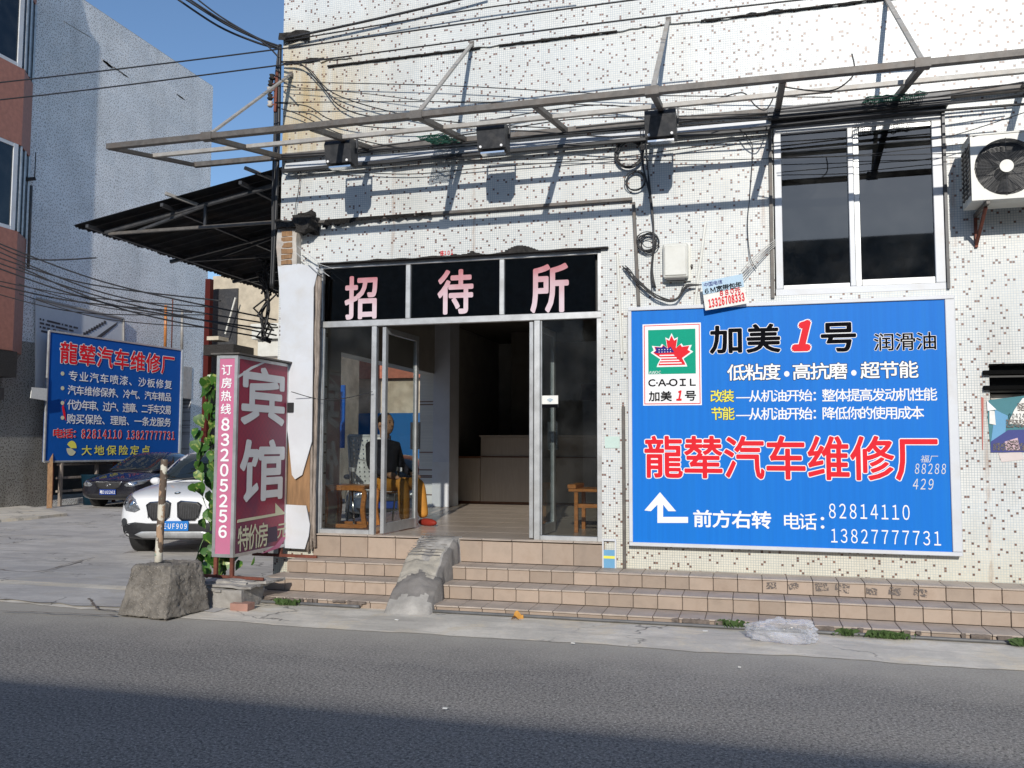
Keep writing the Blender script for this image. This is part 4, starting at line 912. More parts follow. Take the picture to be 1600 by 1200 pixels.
# ------------------------------------------------------------------ corrugated side awning
AW = thing('corrugated_awning', 'dark corrugated metal awning jutting from the building side over the yard', 'awning', (-6.2, 2.5, 4))
m_ = mat('dark_roof_sheet', (.03, .03, .032), .8, .0, .3, 6, dirt=(.10, .07, .05)); MT['roofsheet'] = m_
bm = bmesh.new(); y0, y1 = .12, 4.9; n = 150; prev = None
for i in range(n+1):
    y = y0+(y1-y0)*i/n; dz = .018*math.sin(y*2*math.pi/.075)+.02*math.sin(y*1.2); ex = -7.66+.02*math.sin(y*13)
    row = [bm.verts.new((-4.9, y, 4.50+dz)), bm.verts.new((ex, y, 4.02+dz))]
    if prev: bm.faces.new((prev[0], row[0], row[1], prev[1]))
    prev = row
r_ = bmesh.ops.solidify(bm, geom=bm.faces[:], thickness=.004); obj('roof_sheet', bm, 'roofsheet', AW)
for y in (.35, 1.9, 3.4, 4.7):
    bar('rafter', (-4.84, y, 4.44), (-7.6 if y > .5 else -7.3, y, 3.95), .045, 'floodgrey', AW) if y > .5 else bar('rafter', (-4.84, y, 4.42), (-7.35, y, 3.97), .045, 'floodgrey', AW)
    bar('truss_bottom', (-4.84, y, 3.95), (-7.3, y, 3.95), .035, 'steel' if y < .5 else 'floodgrey', AW); bar('truss_web', (-6.0, y, 3.96), (-6.0, y, 4.2), .03, 'floodgrey', AW); bar('truss_web', (-6.9, y, 3.96), (-6.0, y, 4.2), .03, 'floodgrey', AW)
for x, z in ((-7.4, 3.99), (-6.4, 4.17), (-5.4, 4.35)): bar('purlin', (x, .1, z), (x, 4.85, z), .04, 'floodgrey', AW)
for u, v in ((258, 302), (382, 262)):
    p = F(u, v, .05); bar('angle_end', p, p+Vector((.22, .3, -.07)), .035, 'steel_pale', AW)
# ------------------------------------------------------------------ concrete block with painted stake
yb = G(245, 977).y
CB = thing('concrete_block', 'rough weathered concrete block at the road edge, footing of the stake', 'concrete block', (-4.95, -1.75, 0))
cxB, cyB = -4.93, -1.62
ob = bmesh.new(); n = bmesh.new(); bmesh.ops.create_cube(n, size=1); bmesh.ops.subdivide_edges(n, edges=n.edges[:], cuts=34, use_grid_fill=True)
for v in n.verts:
    t = v.co.z+.5; s = 1-.26*t
    x, y = v.co.x*.56*s, v.co.y*.52*s
    rx, ry = x*math.cos(-.15)-y*math.sin(-.15), x*math.sin(-.15)+y*math.cos(-.15)
    rr_ = 1-.06*max(0, (abs(v.co.x)+abs(v.co.y)-.8))*2
    p = Vector((rx*rr_+.03*t, ry*rr_, .015+t*.425))
    p += noise.noise_vector(p*3.1)*.016+noise.noise_vector(p*11)*.008+noise.noise_vector(p*30)*.009+noise.noise_vector(p*60)*.006
    if t > .99: p.z += .012*noise.noise(p*12)
    p.z = max(p.z, .004); v.co = p+Vector((cxB, cyB, 0))
merge(ob, n)
obj('block', ob, 'pebble', CB, smooth=True)
m_, nt_, b_ = newmat('peeling_pole_paint')
base = mixc(nt_, ramp(nt_, noise_(nt_, 8, 3, .5, scaled(nt_, (1, 1, .9))), .50, .53), (.12, .085, .06), (.62, .58, .48))
base = mixc(nt_, ramp(nt_, noise_(nt_, 13, 3, .5, scaled(nt_, (1, 1, .6))), .60, .63), base, (.40, .26, .16)); base = mixc(nt_, ramp(nt_, noise_(nt_, 17, 3), .66, .69), base, (.15, .3, .2))
nt_.links.new(base, b_.inputs['Base Color']); b_.inputs['Roughness'].default_value = .8; bump(nt_, b_, noise_(nt_, 40, 5), .5, .005); MT['pole'] = m_
p0 = F(247, 886, cyB); p1 = F(257, 718, cyB); tag(tube('painted_stake', [p0.lerp(p1, t/8) for t in range(9)], .032, 'pole', None, 14, rads=[.034-.004*t/8 for t in range(9)]), 'upright wooden stake with peeling white paint in the concrete block', 'stake')
tag(tube('wire_tie', smoothline([F(240, 882, cyB-.03), F(255, 878, cyB-.05), F(268, 880, cyB-.04), F(262, 886, cyB-.06)], 5), .005, 'cable'), 'twist of wire round the foot of the painted stake', 'wire')

# rubble under the pink sign
RB = thing('rubble_stack', 'stacked broken slabs and a concrete lump carrying the pink sign', 'rubble', (-4.75, -1.05, 0))
obj('concrete_lump', addrough(bmesh.new(), -4.78, -4.36, -1.32, -.98, 0.012, .17, 8, .02, 6, 4), 'concrete', RB)
obj('concrete_lump', addrough(bmesh.new(), -4.95, -4.72, -1.2, -.9, 0.012, .15, 6, .02, 6, 9), 'concrete', RB)
for k, (x0_, x1_, y0_, y1_, z_) in enumerate(((-4.98, -4.55, -1.33, -1.0, .165), (-4.8, -4.28, -1.3, -.93, .185), (-4.86, -4.4, -1.2, -.85, .203), (-4.6, -4.22, -1.15, -.82, .2))):
    obj('broken_slab', addrough(bmesh.new(), x0_, x1_, y0_, y1_, z_, z_+.022, 7, .022, 7, k*3), 'concrete', RB)
bk = G(375, 957); tag(obj('loose_brick', addrough(bmesh.new(), bk.x-.1, bk.x+.07, bk.y, bk.y+.12, .014, .075, 4, .004, 9, 2), 'brick_red'), 'small pinkish brick lying before the rubble stack', 'brick')

# ------------------------------------------------------------------ pink hotel sign
PX1 = -4.64; PX0 = -4.86; PY0, PY1 = -1.04, -.10; PZ0, PZ1 = .42, 2.30
PS = thing('hotel_light_box', 'pink and maroon upright hotel light box sign standing on the steps', 'sign', (-4.75, -.6, .2))
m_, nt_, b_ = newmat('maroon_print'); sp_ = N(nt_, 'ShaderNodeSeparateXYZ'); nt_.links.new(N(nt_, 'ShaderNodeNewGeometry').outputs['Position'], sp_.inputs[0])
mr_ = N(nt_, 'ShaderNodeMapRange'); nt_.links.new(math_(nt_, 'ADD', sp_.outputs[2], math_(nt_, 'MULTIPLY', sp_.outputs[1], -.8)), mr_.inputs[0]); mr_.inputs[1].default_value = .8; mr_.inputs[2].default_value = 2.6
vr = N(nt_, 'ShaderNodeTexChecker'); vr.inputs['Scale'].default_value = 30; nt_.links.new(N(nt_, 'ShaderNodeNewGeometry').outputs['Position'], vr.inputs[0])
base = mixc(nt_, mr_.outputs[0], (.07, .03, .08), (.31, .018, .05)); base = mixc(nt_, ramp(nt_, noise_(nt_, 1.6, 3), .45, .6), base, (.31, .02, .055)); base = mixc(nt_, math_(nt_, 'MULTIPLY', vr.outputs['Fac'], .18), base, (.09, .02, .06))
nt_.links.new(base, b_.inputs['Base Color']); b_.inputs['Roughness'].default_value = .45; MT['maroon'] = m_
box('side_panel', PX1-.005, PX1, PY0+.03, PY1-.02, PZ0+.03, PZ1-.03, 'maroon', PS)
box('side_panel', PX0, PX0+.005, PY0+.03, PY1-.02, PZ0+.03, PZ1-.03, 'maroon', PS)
box('front_panel', PX0+.02, PX1-.03, PY0, PY0+.005, PZ0+.03, PZ1-.03, 'pink', PS); box('back_panel', PX0+.02, PX1-.02, PY1-.006, PY1, PZ0+.03, PZ1-.03, 'alu', PS)
for x in (PX0, PX1-.028):
    for y in (PY0-.006, PY1-.024): box('corner_post', x-.002, x+.03, y, y+.032, PZ0, PZ1, 'alu', PS)
for z in (PZ0, PZ1-.028):
    box('edge_rail', PX0+.03, PX1-.03, PY0-.004, PY0+.02, z, z+.03, 'alu', PS)
    for x in (PX0, PX1-.02): box('edge_rail', x-.001, x+.022, PY0+.028, PY1-.026, z, z+.03, 'alu', PS)
poly('rusty_lid', [Vector(p) for p in ((PX0-.06, PY0-.02, PZ1+.012), (PX1+.03, PY0-.03, PZ1+.008), (PX1+.04, PY1+.03, PZ1+.01), (PX0-.05, PY1+.03, PZ1+.012))], (0, 0, .015), 'steel', PS)
plp = (Vector((PX1+.0005, 0, 0)), Vector((0, 1, 0)), Vector((0, 0, 1)))
def srect(x0, x1, y0, y1): xm, ym = (x0+x1)/2, (y0+y1)/2; return (S(x0, ym, PX1).y, S(x1, ym, PX1).y, S(xm, y1, PX1).z, S(xm, y0, PX1).z)
text('lettering', '宾', srect(376, 445, 574, 665), 'grey_print', PS, plp, bold=.028); text('lettering', '馆', srect(374, 444, 686, 783), 'grey_print', PS, plp, bold=.028)
text('lettering', '特价房', srect(371, 418, 819, 858), 'cream', PS, plp, bold=.015); text('lettering', '元', srect(433, 447, 818, 840), 'cream', PS, plp, bold=.015)
def SPz(u, v): p = S(u, v, PX1); return Vector((PX1+.003, p.y, p.z))
poly('arrow', [SPz(*p) for p in ((371, 812), (370, 817), (446, 803), (430, 786), (430, 802))], (-.001, 0, 0), 'cream', PS)
poly('pale_swoosh', [SPz(*p) for p in ((372, 591), (372, 587), (392, 573), (415, 564), (418, 565), (395, 576))], (-.001, 0, 0), 'grey_print', PS)
poly('pale_swoosh', [SPz(*p) for p in ((408, 865), (430, 852), (449, 828), (449, 836), (436, 856), (420, 862))], (-.001, 0, 0), 'pink', PS)
obj('scribbled_patch', addpoly(bmesh.new(), [SPz(*p)+Vector((0.001, 0, 0)) for p in ((417, 825), (432, 822), (433, 845), (418, 848))], (0, 0, 0)), flat('dark_scratch', (.08, .05, .08)), PS)
plf = (Vector((0, PY0-.0005, 0)), Vector((1, 0, 0)), Vector((0, 0, 1)))
xc = (PX0+PX1)/2-.004
for k, ch in enumerate('订房热线'): text('lettering', ch, (xc-.055, xc+.055, PZ1-.185-k*.123, PZ1-.085-k*.123), 'white', PS, plf, bold=.02)
text('lettering', '：', (xc-.03, xc+.03, PZ1-.60, PZ1-.585), 'white', PS, plf)
for k, ch in enumerate('83205256'): text('lettering', ch, (xc-.045, xc+.045, 1.56-k*.142+.03, 1.56-k*.142+.15), 'white', PS, plf, bold=.035)
for x in (PX0+.03, PX1-.02): bar('leg', (x, PY0+.02, .235), (x, PY0+.02, PZ0), .035, 'rust', PS)
bar('leg', (PX1-.02, PY1-.05, .33), (PX1-.02, PY1-.05, PZ0), .035, 'rust', PS); bar('leg', (PX0+.03, PY1-.05, .33), (PX0+.03, PY1-.05, PZ0), .035, 'rust', PS)
bar('foot_bar', (-5.1, PY0+.02, .245), (-4.33, PY0+.02, .235), .025, 'rust', PS); bar('foot_bar', (-4.98, PY1-.05, .34), (-4.25, PY1-.05, .335), .03, 'rust', PS)
box('junction_box', PX1+.0, PX1+.07, PY1-.02, PY1+.05, 1.80, 1.90, 'black', PS, .004)

# ------------------------------------------------------------------ climbing plant
m_, nt_, b_ = newmat('pothos_leaf'); base = mixc(nt_, ramp(nt_, noise_(nt_, 14, 3, .5, None, 1.5), .56, .66), (.05, .145, .018), (.30, .37, .10)); oi = N(nt_, 'ShaderNodeObjectInfo').outputs['Random']
base = mixc(nt_, 1.0, base, ramp(nt_, oi, 0, 1, (.45, .55, .5), (1.2, 1.1, 1)), 'MULTIPLY'); nt_.links.new(base, b_.inputs['Base Color']); b_.inputs['Roughness'].default_value = .38
b_.inputs['Subsurface Weight'].default_value = 0; MT['leaf'] = m_
VN = thing('climbing_plant', 'leafy green climbing plant behind the pink hotel sign', 'plant', (-5.0, -.75, .1))
bm = bmesh.new(); addtube(bm, smoothline([(-4.92, -.7, .03), (-4.95, -.75, .6), (-4.93, -.8, 1.2), (-4.93, -.75, 1.7), (-4.92, -.8, 2.1)], 5), .012, 6); addtube(bm, smoothline([(-4.92, -.7, .5), (-5.05, -.85, .6), (-5.1, -.95, .35)], 5), .006, 5); obj('stem', bm, 'leaf', VN)
def leafmesh():
    bm = bmesh.new(); out = [(0, 0), (.35, .12), (.52, .42), (.45, .75), (.22, 1.05), (0, 1.3)]
    mid = [bm.verts.new((0, y, -.06*y*y)) for _, y in out]; 
    for s in (1, -1):
        e = [mid[0]]+[bm.verts.new((s*x, y-.1, .12*x-.10*y*y)) for x, y in out[1:-1]]+[mid[-1]]
        for k in range(len(out)-1):
            q = [mid[k], mid[k+1], e[k+1], e[k]]; q = [v for i, v in enumerate(q) if v not in q[:i]]
            f = bm.faces.new(q if s < 0 else q[::-1]); f.smooth = True
    return bm
lf0 = None; Rv = random.Random(3)
for k in range(290):
    z = Rv.uniform(.25, 2.13); 
    if z < .5 and Rv.random() < .45: continue
    wdt = .07+.03*math.sin(z*6)+(.05 if .9 < z < 2.0 else 0)
    x = -4.89-abs(Rv.gauss(0, wdt+.03)); x = max(x, -5.13); y = Rv.uniform(-.98, -.45)
    if lf0 is None: o = lf0 = obj('leaf', leafmesh(), 'leaf', VN)
    else: o = lf0.copy(); COL.objects.link(o)
    s = Rv.uniform(.075, .125); o.scale = (s, s, s); o.location = Vector((x, y, z))-wloc(VN)
    d = Vector((Rv.uniform(-1, .4), -1.0, Rv.uniform(-1.2, .2)))
    o.rotation_euler = (Rv.uniform(-1.9, -.75), Rv.uniform(-.6, .6), math.pi+Rv.uniform(-.8, .9))
for (u, v) in ((318, 893), (324, 896), (345, 880), (352, 878), (358, 882), (395, 878), (320, 700), (372, 884)):
    o = lf0.copy(); COL.objects.link(o); p = F(u, v, -.9); o.location = p-wloc(VN); o.scale = (.08,)*3; o.rotation_euler = (-1.8, Rv.uniform(-1, 1), Rv.uniform(-1, 1))

# ------------------------------------------------------------------ small weeds, litter
MT['weed'] = mat('weed_green', (.055, .10, .025), .7, 0, .4, 30)
def weeds(cx, cy, n, spread, lab, z=.015):
    bm = bmesh.new()
    for k in range(n):
        a = Rv.uniform(0, 6.28); x, y = cx+Rv.gauss(0, spread), cy+Rv.gauss(0, .012); h = Rv.uniform(.02, .06); d = Vector((math.cos(a), math.sin(a)*.6, 0))*h*.9; wv = Vector((-d.y, d.x, 0)).normalized()*.008
        p = Vector((x, y, z)); q = p+d*.6+Vector((0, 0, h)); r2 = p+d*1.3+Vector((0, 0, h*.8))
        bm.faces.new([bm.verts.new(t) for t in (p-wv*.4, p+wv*.4, q+wv, r2, q-wv)])
    tag(obj('weed_tuft', bm, 'weed'), lab, 'weed', 'weeds growing along the lowest step')
weeds(F(447, 948, -1.03).x, -1.03, 90, .05, 'small weed tuft at the pipe left of the ramp'); weeds(F(1385, 993, -1.02).x, -1.03, 190, .07, 'long weed tuft at the lowest step right of the plastic bag')
weeds(F(1148, 972, -.98).x, -1.0, 60, .06, 'weed tuft growing left of the plastic bag', .03); weeds(F(1597, 1010, -1.02).x, -1.04, 80, .04, 'weed tuft at the right end of the pipe'); weeds(F(1320, 990, -1.0).x, -1.02, 30, .04, 'sparse weed sprigs just right of the plastic bag')
m_, nt_, b_ = newmat('clear_plastic'); tr = N(nt_, 'ShaderNodeBsdfTransparent'); mx_ = N(nt_, 'ShaderNodeMixShader'); b_.inputs['Base Color'].default_value = (.85, .86, .9, 1); b_.inputs['Roughness'].default_value = .12
lw = N(nt_, 'ShaderNodeLayerWeight'); lw.inputs[0].default_value = .35; nt_.links.new(math_(nt_, 'ADD', math_(nt_, 'MULTIPLY', lw.outputs['Facing'], .5), .13), mx_.inputs[0]); nt_.links.new(tr.outputs[0], mx_.inputs[1]); nt_.links.new(b_.outputs[0], mx_.inputs[2]); nt_.links.new(mx_.outputs[0], nt_.nodes['Material Output'].inputs[0]); MT['film'] = m_
c = G(1228, 1010); bm = bmesh.new(); bmesh.ops.create_icosphere(bm, subdivisions=5, radius=1)
for v in bm.verts:
    p = v.co.copy(); r1 = 1+.32*noise.noise(p*1.7)+.22*abs(noise.noise(p*4+Vector((3, 1, 2))))-.16*abs(noise.noise(p*8.5))
    v.co = Vector((c.x+p.x*r1*.25, c.y+.14+p.y*r1*.16, max(.016, .075+p.z*r1*.095)))
tag(obj('plastic_bag', bm, 'film', smooth=True), 'crumpled clear plastic bag lying on the pavement', 'plastic bag')
c = G(806, 972); c.y = -1.09; bm = bmesh.new(); g_ = [[bm.verts.new((c.x+(i-3)*.018*(1-.5*abs(j-2)/2*.7), c.y+(j-2)*.02+.004*i, .02+.02*math.sin(i*.9)+.012*math.cos(j*1.4)+(.03 if j == 4 else 0))) for i in range(7)] for j in range(5)]
for j in range(4):
    for i in range(6): bm.faces.new((g_[j][i], g_[j][i+1], g_[j+1][i+1], g_[j+1][i]))
tag(obj('fallen_leaf', bm, flat('dry_leaf', (.55, .27, .06)), smooth=True), 'curled orange dead leaf at the foot of the steps', 'leaf')
litter = thing('litter', 'tiny bits of white paper scattered over the pavement', 'litter', (0, -1.5, 0))
for u, v in ((895, 1009), (1155, 1047), (1480, 978), (1350, 986), (985, 974), (1102, 990), (1500, 1005), (695, 1112), (620, 972)):
    p = G(u, v); s = R.uniform(.008, .02); obj('paper_scrap', addrough(bmesh.new(), p.x-s, p.x+s, p.y-s*.6, p.y+s*.6, .018, .022, 1, .004, 9, u), 'paper', litter)

# flyer holder by the door
FH = thing('flyer_holder', 'small white framed holder with a blue flyer right of the door', 'holder', F(952, 888, -.03))
r = prect(941, 963, 842, 888, -.03); box('flyer', r[0]+.01, r[1]-.01, -.03, -.024, r[2], r[2]+.17, 'skyblue', FH); box('flyer_band', r[0]+.01, r[1]-.01, -.032, -.0305, r[2]+.09, r[2]+.115, 'yellow', FH)
for q in ((r[0], r[0]+.014, r[2], r[3]), (r[1]-.014, r[1], r[2], r[3]), (r[0]+.015, r[1]-.015, r[3]-.02, r[3])): box('holder_frame', q[0], q[1], -.035, -.008, q[2], q[3], 'white_paint', FH)
r = prect(945, 968, 682, 700, -.004); t_ = box('teal_label', r[0], r[1], -.006, -.003, r[2], r[3], flat('pale_teal', (.55, .68, .62))); tag(t_, 'small pale teal sticker on the tiles between door and blue sign', 'sticker')
# torn posters by the vent
TP = thing('torn_posters', 'layered torn blue and white posters under the vent at the right edge', 'posters', F(1575, 660, -.01))
def tp(pts, y, m): poly('poster_scrap', [F(u, v, y) for u, v in pts], (0, .002, 0), m, TP)
tp(((1545, 625), (1602, 618), (1640, 620), (1640, 705), (1548, 706), (1543, 650)), -.004, flat('poster_green', (.08, .22, .25)))
tp(((1555, 640), (1575, 650), (1570, 680), (1548, 695)), -.007, 'skyblue'); tp(((1548, 690), (1575, 672), (1640, 670), (1640, 706), (1548, 707)), -.0085, flat('poster_navy', (.07, .08, .24)))
tp(((1542, 626), (1557, 640), (1543, 642)), -.012, 'white'); tp(((1585, 640), (1598, 622), (1640, 618), (1640, 668), (1600, 664), (1575, 662)), -.0105, 'paper'); tp(((1546, 642), (1554, 642), (1556, 664), (1546, 662)), -.011, 'paper')
tp(((1560, 708), (1596, 706), (1600, 718), (1565, 722)), -.0045, flat('faded_poster', (.66, .58, .55)))
tp(((1533, 620), (1537, 622), (1536, 703), (1535, 703)), -.004, flat('faded_red', (.5, .16, .13))); tp(((1570, 690), (1590, 684), (1594, 703), (1572, 704)), -.010, flat('poster_pink', (.62, .45, .5)))
for u0, v0, u1, v1 in ((1552, 692, 1604, 704), (1590, 630, 1604, 642), (1572, 655, 1600, 668), (1574, 688, 1592, 702)):
    bm = bmesh.new(); bm.faces.new([bm.verts.new(F(u_, v_, -.013)) for u_, v_ in ((u0, v1), (u1, v1), (u1, v0), (u0, v0))]); obj('faded_print', bm, 'stamp', TP)
text('lettering', '004246', prect(1576, 1606, 646, 654, -.012), 'ink', TP, (Vector((0, -.0115, 0)), (1, 0, 0), (0, 0, 1)))
# ------------------------------------------------------------------ inside the shop: stool, lounge chair, person
fz = .552+.004
SB = thing('wooden_stool', 'orange bentwood stool behind the left glass pane', 'stool', (G(540, 826, fz).x, G(540, 826, fz).y, fz))
sx, sy = G(530, 828, fz).x, .55
for dy in (0, .34):
    pts = smoothline([(sx-.26, sy+dy, fz+.02), (sx-.24, sy+dy, fz+.25), (sx-.255, sy+dy, fz+.38), (sx-.2, sy+dy, fz+.43), (sx, sy+dy, fz+.44), (sx+.17, sy+dy, fz+.43), (sx+.215, sy+dy, fz+.38), (sx+.2, sy+dy, fz+.2), (sx+.23, sy+dy, fz+.02)], 4)
    bm = bmesh.new()
    for a, b in zip(pts[:-1], pts[1:]): addbar(bm, a, b+(b-a)*.15, .035, .05)
    obj('bent_frame', bm, 'orange_wood', SB)
    bar('foot_rail', (sx-.25, sy+dy, fz+.03), (sx+.22, sy+dy, fz+.03), .04, 'orange_wood', SB)
box('seat', sx-.3, sx+.22, sy-.01, sy+.36, fz+.445, fz+.47, 'orange_wood', SB, .006)
LC = thing('lounge_chair', 'metal folding lounge chair with woven grey webbing under the seated man', 'chair', (-3.9, 1.6, fz))
def lcx(x, y, z): return Vector((x, y, fz+z))
cx0, cw = -4.42, .5
yA, yB = 1.35, 1.85
m_, nt_, b_ = newmat('woven_webbing'); MT['web'] = mat('woven_webbing', (.8, .8, .82), .6)
top = lambda y: lcx(-4.53, y, 1.02); seat0 = lambda y: lcx(-4.12, y, .36); seat1 = lambda y: lcx(-3.68, y, .42)
tube('chair_frame', smoothline([top(yA), seat0(yA), seat1(yA)], 1)[::1], .016, 'white_paint', LC); tube('chair_frame', [top(yB), seat0(yB), seat1(yB)], .016, 'white_paint', LC)
tube('head_rail', [top(yA), top(yB)], .02, 'white_paint', LC)
for k in range(9):
    y = yA+(yB-yA)*(k+.5)/9; bm = addbar(bmesh.new(), top(y), seat0(y), .042, .004); obj('back_strap', bm, 'web', LC)
for k in range(12):
    t = (k+.6)/12.5; a = top(yA).lerp(seat0(yA), t)+Vector((.006, 0, 0)); obj('cross_strap', addbar(bmesh.new(), a, a+Vector((0, yB-yA, 0)), .004, .034), 'web', LC)
obj('seat_webbing', addbox(bmesh.new(), -4.11, -3.7, yA, yB, fz+.38, fz+.385), 'web', LC)
for y in (yA-.02, yB+.02):
    tube('leg', [lcx(-4.35, y, .01), lcx(-3.98, y, .62)], .012, 'chrome', LC); tube('leg', [lcx(-3.66, y, .01), lcx(-3.98, y, .62)], .012, 'chrome', LC)
    bm = addbar(bmesh.new(), lcx(-4.2, y, .63), lcx(-3.8, y, .63), .03, .045); obj('armrest', bm, 'white_paint', LC)
WC = thing('wooden_armchair', 'dark orange wooden chair behind the right glass pane', 'chair', (-1.5, .8, fz))
wx, wy = G(905, 830, fz).x, .85
for dx in (0, .42):
    for dy in (0, .42): bar('leg', (wx+dx, wy+dy, fz), (wx+dx, wy+dy, fz+.42), .04, 'orange_wood', WC)
box('seat', wx-.08, wx+.46, wy-.03, wy+.46, fz+.425, fz+.455, 'orange_wood', WC, .006); box('apron_rail', wx+.022, wx+.4, wy-.012, wy+.012, fz+.26, fz+.3, 'orange_wood', WC); box('armrest', wx-.09, wx-.0, wy-.03, wy+.46, fz+.457, fz+.5, 'orange_wood', WC, .006)
box('backrest', wx+.40, wx+.46, wy, wy+.45, fz+.457, fz+.9, 'orange_wood', WC)

def skin(name, pts, edges, rads, m, parent, sub=2, root=0):
    me = bpy.data.meshes.new(name); me.from_pydata([tuple(p) for p in pts], edges, []); o = bpy.data.objects.new(name, me); COL.objects.link(o)
    md = o.modifiers.new('s', 'SKIN'); me.skin_vertices[0].data[0].use_root = False
    for i, r in enumerate(rads):
        me.skin_vertices[0].data[i].radius = (r, r) if not isinstance(r, tuple) else r
        me.skin_vertices[0].data[i].use_root = (i == root)
    sb = o.modifiers.new('b', 'SUBSURF'); sb.levels = sub
    dg = bpy.context.evaluated_depsgraph_get(); em = bpy.data.meshes.new_from_object(o.evaluated_get(dg)); bpy.data.objects.remove(o)
    bm = bmesh.new(); bm.from_mesh(em); bpy.data.meshes.remove(em); return obj(name, bm, m, parent, smooth=True)
MT['skin'] = flat('skin', (.42, .24, .15), .55); MT['jacket'] = flat('dark_jacket', (.022, .022, .03), .8); MT['trousers'] = mat('mustard_trousers', (.50, .22, .03), .8, 0, .15, 12); MT['hair'] = flat('hair', (.015, .012, .01), .5)
PE = thing('person', 'seated man in dark jacket and mustard trousers looking right inside the door', 'person', (-3.85, 1.6, fz))
hx, hy, hz = -3.85, 1.6, fz+.44
V = lambda dx, dy, dz: Vector((hx+dx, hy+dy, hz+dz))
skin('trousers', [V(0, 0, .0), V(.03, -.1, 0), V(.40, -.13, .05), V(.43, -.13, -.38), V(.03, .1, 0), V(.42, .10, .04), V(.50, .10, -.36), V(-.02, 0, .1)], [(0, 1), (1, 2), (2, 3), (0, 4), (4, 5), (5, 6), (0, 7)], [.14, .10, .075, .06, .10, .075, .06, .14], 'trousers', PE)
skin('jacket', [V(-.03, 0, .08), V(-.06, 0, .28), V(-.08, 0, .47), V(-.08, -.19, .46), V(-.02, -.24, .22), V(.2, -.2, .13), V(-.08, .19, .46), V(-.02, .24, .22), V(.2, .18, .14), V(-.07, 0, .54)], [(0, 1), (1, 2), (2, 3), (3, 4), (4, 5), (2, 6), (6, 7), (7, 8), (2, 9)], [.15, .155, .13, .075, .055, .042, .075, .055, .042, .07], 'jacket', PE)
skin('body', [V(-.07, 0, .52), V(-.055, 0, .60), V(-.05, 0, .70), V(-.045, 0, .78)], [(0, 1), (1, 2), (2, 3)], [.055, .055, .088, .085], 'skin', PE)
bm = bmesh.new(); bmesh.ops.create_icosphere(bm, subdivisions=3, radius=1)
for v in bm.verts:
    p = v.co.copy(); f = p.x
    v.co = V(-.04, 0, .715)+Vector((p.x*.098+(.01 if f > 0 else -.008), p.y*.078, p.z*.125-(.01 if f > .3 and p.z < 0 else 0)))
obj('head', bm, 'skin', PE, smooth=True)
obj('nose', addtube(bmesh.new(), [V(.06, 0, .745), V(.078, 0, .70), V(.062, 0, .69)], .012, 8, rads=[.008, .015, .008]), 'skin', PE, smooth=True)
obj('ear', addtube(bmesh.new(), [V(-.05, -.082, .69), V(-.045, -.086, .735)], .014, 8), 'skin', PE); obj('lips', addtube(bmesh.new(), [V(.058, -.022, .655), V(.068, 0, .657), V(.058, .022, .655)], .006, 6), 'brick_red', PE)
for s in (-1, 1): obj('eye', addtube(bmesh.new(), [V(.056, s*.03-.008, .73), V(.056, s*.03+.008, .73)], .008, 6), 'ink', PE); obj('eyebrow', addtube(bmesh.new(), [V(.056, s*.03-.016, .75), V(.06, s*.03+.012, .752)], .004, 5), 'hair', PE)
bm = bmesh.new(); bmesh.ops.create_icosphere(bm, subdivisions=3, radius=1)
for v in list(bm.verts):
    p = v.co.copy(); v.co = V(-.055, 0, .735)+Vector((p.x*.105, p.y*.088, p.z*.122))
    if p.z < -.25 or (p.x > .35 and p.z < .45): v.co = V(-.05, 0, .74)+Vector((p.x*.07, p.y*.06, p.z*.08))
obj('hair', bm, 'hair', PE, smooth=True)
for s in (-1, 1):
    b0 = V(.2, s*.19, .135)
    bmh = bmesh.new(); addtube(bmh, [b0, b0+Vector((.05, -s*.01, -.005)), b0+Vector((.10, -s*.02, -.015))], .03, 8, rads=[.024, .036, .034])
    for k in range(4): q = b0+Vector((.10, -s*.02+(k-1.5)*.018, -.012)); L_ = (.06, .07, .065, .05)[k]; addtube(bmh, [q, q+Vector((L_*.6, 0, -.01)), q+Vector((L_, 0, -.03))], .009, 6, rads=[.01, .009, .007])
    q = b0+Vector((.05, -s*.045, 0)); addtube(bmh, [q, q+Vector((.03, -s*.012, -.01)), q+Vector((.055, -s*.01, -.02))], .01, 6)
    obj('hand', bmh, 'skin', PE, smooth=True)
for y, x in ((-.13, .43), (.10, .50)):
    bm = bmesh.new(); bmesh.ops.create_icosphere(bm, subdivisions=3, radius=1)
    for v in bm.verts: v.co = Vector((hx+x+.06+v.co.x*.14, hy+y+v.co.y*.05, max(fz+.004, fz+.04+v.co.z*.045)))
    obj('shoe', bm, flat('red_slipper', (.25, .03, .02)), PE, smooth=True)

PE.location = (F(606, 700, 1.25).x, 1.25, fz); PE.rotation_euler.z = rad(-24)
LC.location = (F(588, 700, 1.1).x, 1.1, fz); LC.rotation_euler.z = rad(-58)
